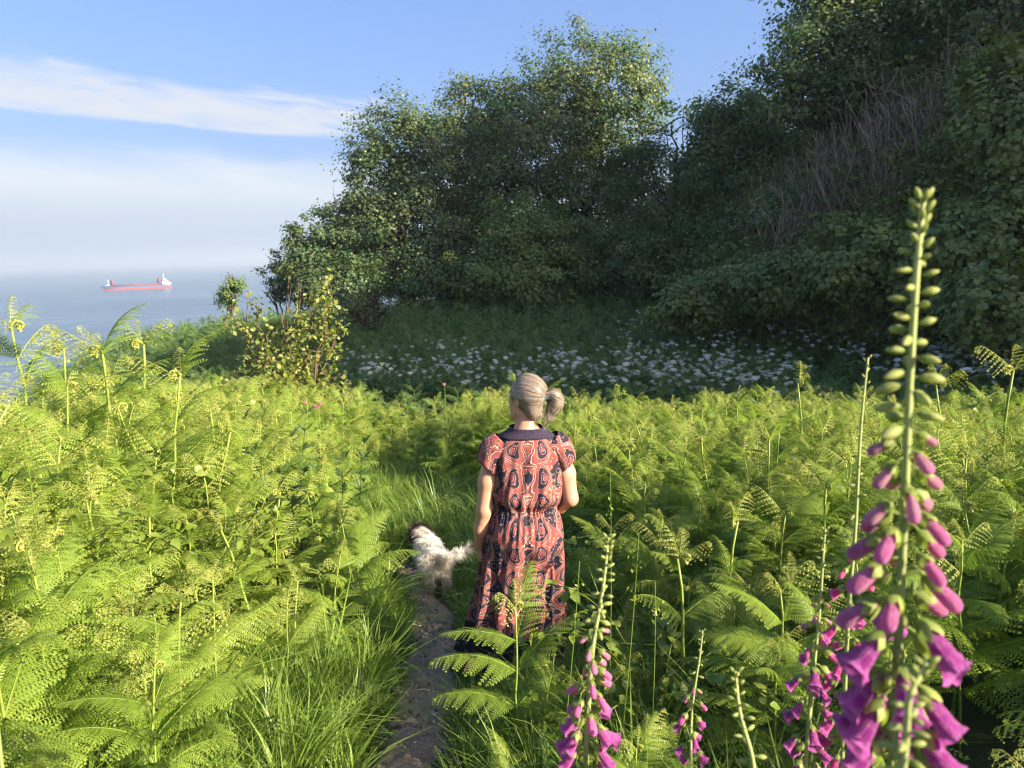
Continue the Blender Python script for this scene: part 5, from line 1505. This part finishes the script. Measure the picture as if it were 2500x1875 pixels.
    L = np.where(on_tail, rng.uniform(.02, .055, n), np.where(leg, rng.uniform(.012, .03, n), rng.uniform(.018, .048, n)))
    L = np.where(P0[:, 1] > .33, L * .45, L)
    bend = np.where(on_tail[:, None], np.array([.15, 0, -.25]), np.array([0, -.1, -.45])) + rng.normal(0, .25, (n, 3))
    Vf, Ff = ribbons(P0, D, L, np.full(n, .0010), 4, bend, unit(rng.normal(size=(n, 3)) + Nn * .2))
    cc = dogcol(P0) * rng.uniform(.75, 1.3, (n, 1))
    obj('fur', new_mesh('fur', Vf, Ff, M_FUR, col=np.repeat(np.clip(cc, 0, .95), 10, 0)), root)
    m_n = plain('dog_nose', (.012, .010, .010), .35, .5); m_c = plain('dog_collar', (.16, .05, .03), .6, .3)
    ph = np.linspace(0, 2 * np.pi, 25)
    cpt = np.array([-.006, .212, .318]); dv = unit(np.array([-.015, .085, .055])); e1 = np.array([1.0, 0, 0]); e2 = np.cross(dv, e1)
    obj('collar', new_mesh('collar', *tube(cpt + .062 * (np.cos(ph)[:, None] * e1 + np.sin(ph)[:, None] * e2), .007, 6, False), m_c, smooth=True), root)
    for sg in (-1, 1):
        V2, F2 = tube(np.array([[-.028 + sg * .026, .330, .372], [-.028 + sg * .027, .337, .372], [-.028 + sg * .027, .341, .372]]), [.008, .007, .003], 8)
        obj('eye', new_mesh('eye', V2, F2, m_n, smooth=True), root)
    V2, F2 = tube(np.array([[-.043, .400, .331], [-.044, .410, .331], [-.045, .416, .330]]), [.013, .012, .004], 8)
    obj('nose', new_mesh('nose', V2, F2, m_n, smooth=True), root)
make_dog()

# ================================================================== foxgloves
def petalmat():
    m, t = newmat('foxglove_petal')
    oi = t.n('ShaderNodeObjectInfo'); tcn = t.n('ShaderNodeTexCoord')
    at = t.n('ShaderNodeAttribute', attribute_name='tint')
    vein = t.noise(tcn.outputs['Object'], 6, 4)
    c = t.mix(t.m('MULTIPLY', t.sm(vein, .35, .7), .35), oi.outputs['Color'], (.60, .30, .48))
    c = t.mix(t.m('MULTIPLY', t.sm(t.noise(tcn.outputs['Object'], 14, 3), .55, .7), .30), c, (.20, .01, .16))
    c = t.mix(t.m('MULTIPLY', at.outputs['Fac'], .55), c, (.62, .16, .52))
    p = t.n('ShaderNodeBsdfPrincipled'); t.l(c, p.inputs['Base Color']); p.inputs['Roughness'].default_value = .75; p.inputs['Specular IOR Level'].default_value = .12; p.inputs['Sheen Weight'].default_value = .25
    wv_ = t.n('ShaderNodeMapping'); t.l(tcn.outputs['Object'], wv_.inputs['Vector']); wv_.inputs['Scale'].default_value = (1.2, 9, 9)
    bp_ = t.n('ShaderNodeBump'); bp_.inputs['Strength'].default_value = .5; bp_.inputs['Distance'].default_value = .05; t.l(t.noise(wv_.outputs[0], 2.5, 4), bp_.inputs['Height']); t.l(bp_.outputs[0], p.inputs['Normal'])
    tr = t.n('ShaderNodeBsdfTranslucent'); t.l(c, tr.inputs['Color'])
    mx = t.n('ShaderNodeMixShader'); mx.inputs[0].default_value = .42; t.l(p.outputs[0], mx.inputs[1]); t.l(tr.outputs[0], mx.inputs[2]); finish(t, mx.outputs[0])
    return m
M_PETAL = petalmat()
M_CALYX = leafmat('foxglove_calyx', (.17, .26, .05), (.24, .32, .07), (.40, .43, .13), .38, rough=.6)
M_BUD = leafmat('foxglove_bud', (.22, .30, .075), (.30, .37, .10), (.46, .46, .17), .42, rough=.6)
M_FSTEM = leafmat('foxglove_stem', (.16, .22, .07), (.23, .28, .10), (.38, .43, .16), .08, rough=.65)

def revolve(prof, seg, bendk=0., lip=0., sq=1.0):
    prof = np.array(prof); n = len(prof); ph = np.arange(seg) / seg * 2 * np.pi
    xx = prof[:, 0][:, None] + np.zeros(seg); rr = prof[:, 1][:, None] + np.zeros(seg)
    if lip:
        wgt = sstep(prof[:, 0], .70, 1.0)[:, None]
        xx = xx + lip * wgt * np.clip(-np.sin(ph), 0, 1)[None] ** 1.5
        rr = rr * (1 + .12 * wgt * np.cos(5 * ph)[None])
    Y = rr * np.cos(ph); Z = rr * np.sin(ph) * sq - bendk * xx ** 2
    V = np.stack([xx, Y, Z], -1).reshape(-1, 3)
    I = (np.arange(n - 1)[:, None] * seg + np.arange(seg)[None]).ravel(); I2 = (np.arange(n - 1)[:, None] * seg + (np.arange(seg)[None] + 1) % seg).ravel()
    return V, np.stack([I, I2, I2 + seg, I + seg], -1), np.repeat(sstep(prof[:, 0], .82, 1.0), seg)
def petal_mesh(name, *a, **k):
    V, F, T = revolve(*a, **k); return new_mesh(name, V, F, M_PETAL, tint=T, smooth=True)
BELL = petal_mesh('flower', [(0, .04), (.05, .12), (.12, .155), (.22, .155), (.35, .175), (.5, .20), (.65, .222), (.78, .238), (.88, .255), (.95, .285), (1.0, .33), (1.015, .35)], 30, bendk=.05, lip=.17, sq=.92)
TUBE = petal_mesh('flower', [(0, .04), (.05, .11), (.14, .14), (.3, .15), (.5, .18), (.7, .20), (.85, .19), (.94, .15), (.99, .08), (1.0, .005)], 20, bendk=.06)
def bud_mesh(*a, **k):
    V, F, T = revolve(*a, **k); return new_mesh('bud', V, F, M_BUD, tint=np.clip(V[:, 0] * .7, 0, 1), smooth=True)
BUD = bud_mesh( [(0, .04), (.06, .11), (.2, .175), (.4, .215), (.6, .21), (.8, .16), (.93, .08), (1.0, .01)], 16, bendk=.05)
def calyx_geo(L=.4):
    g = Geo()
    for k in range(5):
        a = k / 5 * 2 * math.pi + .3
        V, F = leaf_shape(L, L * .62, .0, 0, 5)
        x_ = V[:, 0]; w_ = V[:, 1]
        r_ = .035 + .155 * np.sin(np.clip(x_ / L, 0, 1) * 1.9) ** .8 + .01 * k % 2
        aa = a + w_ / np.maximum(r_, .06)
        g.add(np.stack([x_ - .02, r_ * np.cos(aa), r_ * np.sin(aa)], -1), F, np.clip(x_ / L * .6, 0, 1))
    # stalk back to the stem
    g.add(*tube(np.array([[.02, 0, 0], [-.10, 0, .03], [-.22, 0, .03], [-.36, 0, -.04]]), [.035, .024, .022, .024], 6), .2)
    return g
CALYX = calyx_geo(.40).mesh('calyx', M_CALYX, True); CALYXB = calyx_geo(.62).mesh('calyx', M_CALYX, True)
BRACT = Geo().add(*leaf_shape(1, .30, .25, .35, 5), .5).mesh('bract', M_CALYX, True)

def foxglove(label, way, r0, r1, nfl, sizes, brk, seed, hue=(.42, .045, .30), ground_to=True, spin=0., two_sided=True):
    """way: (px, py, depth) from the tip down; brk: fractions where tip buds, green buds, pale buds, closed pink flowers end."""
    r = np.random.default_rng(seed)
    W_ = np.array([P(*q) for q in way])
    last = W_[-1]; d = unit(W_[-1] - W_[-2])
    gz = h1(last[0], last[1])
    foot = np.array([last[0] + d[0] * .15, last[1] + d[1] * .1, gz])
    key = np.concatenate([W_, [foot]])
    tk = np.linspace(0, len(key) - 1, 70); c = np.stack([np.interp(tk, np.arange(len(key)), key[:, i]) for i in range(3)], -1)
    for _ in range(25): c[1:-1] = .5 * c[1:-1] + .25 * (c[:-2] + c[2:])
    root = tag(empty('foxglove', foot), label, 'foxglove', 'foxgloves among the ferns')
    wob = np.sin(np.linspace(0, 9, 70) + seed)[:, None] * np.array([.004, .003, 0]) * min(1.0, float(np.mean(W_[:, 1])))
    c = c + wob - foot
    V, F = tube(c[::-1], np.linspace(r1, r0, 70), 10); g = Geo().add(V, F, np.repeat(np.linspace(0, .9, 70), 10))
    obj('stem', g.mesh('stem', M_FSTEM, True), root)
    seg = np.linalg.norm(np.diff(c, axis=0), axis=1); cum = np.r_[0, np.cumsum(seg)]
    total = sum(np.linalg.norm(np.diff(W_, axis=0), axis=1)) * 1.03
    for i in range(nfl):
        u = ((i + .5) / nfl) ** 1.38 if nfl > 20 else ((i + .5) / nfl) ** 1.25
        s_ = u * total
        k = min(68, np.searchsorted(cum, s_) ); f = (s_ - cum[k - 1]) / max(seg[k - 1], 1e-6) if k > 0 else 0
        p = c[k - 1] + (c[k] - c[k - 1]) * f if k > 0 else c[0]
        a = spin + i * 2.3998 + r.normal(0, .2)
        out_ = np.array([math.cos(a), math.sin(a), 0])
        if two_sided: out_ = unit(out_ * np.array([1.25, .8, 1]))
        if u < brk[0]: kind, L, elv = 'tip', sizes[0], R(50)
        elif u < brk[1]: kind, L, elv = 'green', sizes[0] + (sizes[1] - sizes[0]) * (u - brk[0]) / (brk[1] - brk[0]), R(18 - 35 * (u - brk[0]) / (brk[1] - brk[0]))
        elif u < brk[2]: kind, L, elv = 'pale', sizes[1] + (sizes[2] - sizes[1]) * (u - brk[1]) / (brk[2] - brk[1]), R(-22 - 14 * (u - brk[1]) / (brk[2] - brk[1]))
        elif u < brk[3]: kind, L, elv = 'tube', sizes[2] + (sizes[3] - sizes[2]) * (u - brk[2]) / (brk[3] - brk[2]), R(-40)
        else: kind, L, elv = 'bell', sizes[3] * r.uniform(.95, 1.1), R(-46)
        if r.random() < .06 and kind != 'tip': continue
        elv += r.normal(0, .13); L *= r.uniform(.9, 1.1)
        dv = out_ * math.cos(elv) + np.array([0, 0, math.sin(elv)])
        stem_r = r0 + (r1 - r0) * min(1, s_ / total)
        gap = L * {'tip': .05, 'green': .20, 'pale': .30, 'tube': .34, 'bell': .32}[kind]
        org = p + out_ * (stem_r * .8 + gap)
        if kind in ('bell', 'tube', 'pale'): org = org + np.array([0, 0, .02 * L])
        q = Vector(dv).to_track_quat('X', 'Z')
        me = {'tip': BUD, 'green': BUD, 'pale': TUBE, 'tube': TUBE, 'bell': BELL}[kind]
        h_ = np.array(hue)
        colr = {'tip': (.26, .30, .09), 'green': (.30, .33, .12), 'pale': tuple(.55 * np.array([.62, .40, .30]) + .45 * h_ * 1.3), 'tube': tuple(h_ * 1.1 + np.array([.18, .10, .05])), 'bell': tuple(h_)}[kind]
        o = obj('flower' if kind in ('tube', 'bell') else 'bud', me, root, org); o.rotation_mode = 'QUATERNION'
        o.rotation_quaternion = q; o.scale = (L * r.uniform(.92, 1.08), L * r.uniform(.85, 1.12), L * r.uniform(.85, 1.08)); o.color = (*colr, 1)
        cal = obj('calyx', CALYXB if kind in ('tip', 'green') else CALYX, o)
        cal.scale = (1.0, 1.08, 1.08) if kind in ('tip', 'green') else (1.12, 1.22, 1.22)
        if kind in ('green', 'tip') or r.random() < .5:
            b_ = obj('bract', BRACT, root, p + out_ * stem_r * .6, None, L * (.75 if kind != 'bell' else .4)); b_.rotation_mode = 'QUATERNION'
            b_.rotation_quaternion = Vector(out_ + np.array([0, 0, .35 if kind != 'bell' else -.3])).to_track_quat('X', 'Z')

foxglove('tallest foxglove, pale green buds at the tip and purple bells below, close on the right', [(2254, 482, .80), (2240, 700, .80), (2215, 1017, .80), (2193, 1469, .79), (2183, 1880, .78)],
         .0030, .0060, 86, (.015, .031, .043, .054), (.08, .37, .50, .68), 3, hue=(.29, .022, .225))
foxglove('thin foxglove with few open flowers just behind the tallest one', [(2122, 872, 1.5), (2100, 1080, 1.5), (2085, 1300, 1.5), (2072, 1460, 1.5), (2058, 1880, 1.5)],
         .002, .006, 44, (.010, .016, .024, .036), (.12, .40, .44, .50), 4, hue=(.50, .02, .22))
foxglove('foxglove with dark purple bells left of the tallest one', [(2018, 1290, 1.55), (2003, 1420, 1.55), (1990, 1600, 1.55), (1968, 1880, 1.5)],
         .002, .006, 44, (.011, .018, .032, .044), (.12, .30, .42, .52), 5, hue=(.34, .03, .22))
foxglove('foxglove with a pale green spire and pink bells in front of the woman', [(1486, 1312, 1.35), (1465, 1450, 1.35), (1450, 1580, 1.35), (1428, 1880, 1.33)],
         .0022, .007, 74, (.014, .023, .033, .044), (.12, .38, .52, .72), 6, hue=(.44, .06, .30))
foxglove('small slender foxglove between the centre one and the purple ones', [(1713, 1540, 1.75), (1700, 1650, 1.75), (1690, 1760, 1.75), (1683, 1880, 1.7)],
         .002, .005, 30, (.010, .015, .026, .036), (.18, .36, .46, .62), 7, hue=(.42, .035, .27))
foxglove('green foxglove spire in bud at the bottom, right of the small slender one', [(1790, 1640, 1.15), (1810, 1730, 1.15), (1840, 1880, 1.13)],
         .0022, .005, 24, (.013, .022, .02, .03), (.22, 1.1, 1.2, 1.3), 8)
foxglove('green foxglove spire in bud crossing in front of the tallest foxglove', [(2260, 1620, .62), (2220, 1700, .62), (2200, 1880, .62)],
         .0018, .0046, 26, (.011, .018, .02, .03), (.25, 1.1, 1.2, 1.3), 9)
foxglove('foxglove spire tip leaning in from the left edge', [(30, 985, 1.5), (-10, 1050, 1.5), (-60, 1180, 1.5)], .002, .005, 14, (.012, .018, .02, .03), (.3, 1.1, 1.2, 1.3), 10)
# pink campion flowers at the far edge of the bracken by the shrub
CAMP = Geo()
for k in range(5):
    V, F = leaf_shape(.012, .012, .1, .1, 2); CAMP.add(xf(V, Matrix.Rotation(k * 1.2566, 4, 'Z') @ Matrix.Rotation(-.2, 4, 'Y')), F, 0)
CAMP_ME = CAMP.mesh('petals', M_PETAL)
for k, (px, py) in enumerate([(744, 982), (778, 995), (770, 990), (785, 985), (1085, 938)]):
    q = P(px, py, 8.2); gz = h1(q.x, 8.2); root = tag(empty('campion_flower', (q.x, 8.2, gz)), ['pink campion bloom nearest the shrub', 'pink campion bloom right of its cluster', 'pink campion bloom in the middle of its cluster', 'pink campion bloom above its cluster', 'single pink campion bloom left of the woman\'s head'][k], 'flower', 'pink campion flowers')
    g = Geo().add(*tube(np.array([[0, 0, 0], [.01, 0, (q.z - gz) * .5], [0, 0, q.z - gz]]), .002, 4), .3); obj('stem', g.mesh('stem', M_STEM), root)
    o = obj('petals', CAMP_ME, root, (0, 0, q.z - gz), (R(60), 0, 0), 1.6); o.color = (.6, .12, .3, 1)

# ================================================================== the ship
def make_ship():
    SD = 720.0
    c = P(338, 701, SD); L = 84.0
    root = tag(empty('cargo_ship', (c.x, SD, SEA_Z), (0, 0, R(214)), .70), 'blue and red coastal cargo ship with white bridge on the hazy sea', 'ship')
    # frame: +X toward the bow; the bow points left in the picture and a little toward us
    m_b = plain('hull_blue', (.035, .06, .15), .5, .4, .15, .3); m_r = plain('hull_red', (.22, .025, .015), .6, .3, .2, .3)
    m_o = plain('hatch_red', (.21, .035, .022), .6, .3, .15, .4); m_w = plain('ship_white', (.8, .8, .78), .5, .4, .05, .5); m_d = plain('ship_dark', (.03, .035, .04), .3, .5)
    st = np.linspace(-L / 2, L / 2, 30); B = 6.6
    def halfb(x): return B * np.clip(1 - np.clip((x - L * .30) / (L * .2), 0, 1) ** 2.0, 0, 1) ** .8 * np.interp(x, [-L / 2, -L / 2 + 5], [.86, 1.0])
    def shell(z0, z1, rake0, rake1, mat, name, sheer=0.0, flare=(1, 1)):
        Vs = []
        for k, x in enumerate(st):
            hb = halfb(x); sh = sheer * (np.clip((x - L * .30) / (L * .2), 0, 1) ** 2 + .4 * np.clip((-x - L * .35) / (L * .15), 0, 1))
            xr0 = x + rake0 * np.clip((x - L * .3) / (L * .2), 0, 1); xr1 = x + rake1 * np.clip((x - L * .3) / (L * .2), 0, 1)
            Vs += [[xr0, -hb * flare[0], z0], [xr1, -hb * flare[1], z1 + sh], [xr1, hb * flare[1], z1 + sh], [xr0, hb * flare[0], z0]]
        Vs = np.array(Vs); F = []
        for k in range(len(st) - 1):
            a = 4 * k
            for j in range(3): F.append([a + j, a + 4 + j, a + 5 + j, a + 1 + j])
        F += [[0, 1, 2, 3], [4 * len(st) - 1, 4 * len(st) - 2, 4 * len(st) - 3, 4 * len(st) - 4]]
        return obj(name, new_mesh(name, Vs, np.array(F), mat), root)
    shell(-1.5, 2.4, 0, 1.0, m_r, 'lower_hull', 0, (.97, 1))
    shell(2.4, 4.9, 1.0, 4.0, m_b, 'upper_hull', 1.9, (1.002, 1.01))
    obj('hatch_coaming', new_mesh('hatch_coaming', *box(2, 0, 5.8, 57, 11.6, 2.2), m_o), root)
    for k in range(22):
        for sg in (-1, 1):
            obj('coaming_rib', new_mesh('coaming_rib', *box(2 - 27 + k * 2.57, sg * 5.95, 5.8, .45, .35, 2.3), m_b), root)
    # upright folded hatch gantries fore and aft
    for x in (31.6, -26.8):
        q = obj('hatch_gantry', new_mesh('hatch_gantry', *box(x, 0, 10.0, 2.2, 9.5, 8.6), m_o), root)
        obj('gantry_post', new_mesh('gantry_post', *box(x + 1.6, -4.8, 8.6, .7, .5, 8.0), m_r), q)
    # bridge
    obj('deckhouse', new_mesh('deckhouse', *box(-35, 0, 6.4, 11, 11, 3.0), m_w), root)
    obj('deckhouse', new_mesh('deckhouse', *box(-34, 0, 9.2, 7.5, 9.6, 2.6), m_w), root)
    br = obj('bridge', new_mesh('bridge', *box(-33, 0, 11.6, 5.2, 11.2, 2.2), m_w), root)
    obj('window_band', new_mesh('window_band', *box(-33, 0, 11.9, 5.35, 11.3, .8), m_d), br)
    obj('funnel', new_mesh('funnel', *box(-38, 0, 10, 2.6, 3.2, 4.4), m_o), root)
    obj('lifeboat', new_mesh('lifeboat', *tube(np.array([[-40, -5.0, 8.6], [-39.2, -5.0, 8.4], [-37, -5.0, 8.4], [-36.2, -5.0, 8.6]]), [.2, 1.0, 1.0, .2], 8), m_o, smooth=True), root)
    mt = obj('mast', new_mesh('mast', *tube(np.array([[-33, 0, 12.5], [-33, 0, 20.5]]), [.45, .25], 8), m_w), root)
    obj('yardarm', new_mesh('yardarm', *box(-33, 0, 16.5, .4, 4.5, .4), m_w), mt)
    obj('mast', new_mesh('mast', *tube(np.array([[36.2, 0, 6.4], [36.2, 0, 14.5]]), [.35, .2], 8), m_w), root)
    obj('foredeck_rail', new_mesh('foredeck_rail', *box(37.5, 0, 7.3, 5, 6.0, .9), m_w), root)
    obj('stern_rail', new_mesh('stern_rail', *box(-41, 0, 5.8, 1.0, 10.5, 1.4), m_w), root)
make_ship()

# ================================================================== litter on the path
LIT = []
for k in range(4):
    r = np.random.default_rng(300 + k)
    g = Geo(); V, F = leaf_shape(.03, .014, .4, .5, 3); g.add(V, F, r.random()); LIT.append(new_mesh('dead_leaf', *g.data()[:2], plain('dead_leaf_%d' % k, [(.16, .10, .05), (.22, .15, .08), (.10, .07, .04), (.28, .22, .14)][k], .9, .1)))
M_PEB = plain('pebble', (.26, .23, .19), .9, .2, .3, 40)
for k in range(3):
    r = np.random.default_rng(320 + k); th = np.arange(7) / 7 * 6.283
    V = np.concatenate([np.stack([np.cos(th) * .011, np.sin(th) * .008, 0 * th], -1), np.stack([np.cos(th) * .007, np.sin(th) * .005, 0 * th + .006], -1)]) * r.uniform(.8, 1.2, (14, 1))
    LIT.append(new_mesh('pebble', V, [np.array([[i, (i + 1) % 7, 7 + (i + 1) % 7, 7 + i] for i in range(7)]), np.array([list(range(7, 14))])], M_PEB))
n = 700; y = rng.uniform(.5, 5.6, n); x = path_x(y) + rng.normal(0, .10, n)
scatter('path_litter', np.stack([x, y, height(x, y) + .031], -1), np.stack([rng.normal(0, .2, n), rng.normal(0, .2, n), rng.uniform(0, 6.28, n)], -1), rng.uniform(.5, 1.9, n), rng.integers(0, 7, n), LIT, 'pebbles and dry leaf fragments on the earth path', 'litter')

# ================================================================== tell look-alikes apart by their order across the picture
by_label = {}
for o in COL.objects:
    if o.parent is None and o.get('category') and o.get('label'): by_label.setdefault(o['label'], []).append(o)
ORD = ['', 'second', 'third', 'fourth', 'fifth', 'sixth', 'seventh', 'eighth', 'ninth', 'tenth', 'eleventh', 'twelfth', 'thirteenth', 'fourteenth', 'fifteenth', 'sixteenth', 'seventeenth', 'eighteenth', 'nineteenth', 'twentieth'] + ['twenty-' + q for q in ('first', 'second', 'third', 'fourth', 'fifth', 'sixth', 'seventh', 'eighth', 'ninth')] + ['thirtieth'] + ['thirty-' + q for q in ('first', 'second', 'third', 'fourth', 'fifth', 'sixth', 'seventh', 'eighth', 'ninth')]
for lab, os_ in by_label.items():
    n = len(os_)
    if n == 1 or n > 38: continue
    pxs = project(np.array([list(o.location) for o in os_]))[0]
    short = lab.replace(', in the ', ', ')
    for k, i in enumerate(np.argsort(pxs)):
        os_[i]['label'] = short + ', ' + ('leftmost' if k == 0 else 'rightmost' if k == n - 1 else ORD[k] + ' from left')

# ================================================================== sea haze
HZ = 31000.0
V, F = box(0, 0, 0, 1, 1, 1)
top, bot = 40.0, SEA_Z - 12
V = V * [2 * HZ, 2 * HZ, top - bot] + [0, 0, (top + bot) / 2]
m, t = newmat('sea_haze')
pv = t.n('ShaderNodeVolumePrincipled')
pv.inputs['Color'].default_value = (.78, .92, 1.0, 1); pv.inputs['Density'].default_value = .00052; pv.inputs['Anisotropy'].default_value = .3
o = t.n('ShaderNodeOutputMaterial'); t.l(pv.outputs[0], o.inputs['Volume'])
tag(obj('haze', new_mesh('haze', V, F, m)), 'pale sea haze hanging over the water and land', 'haze', kind='stuff')
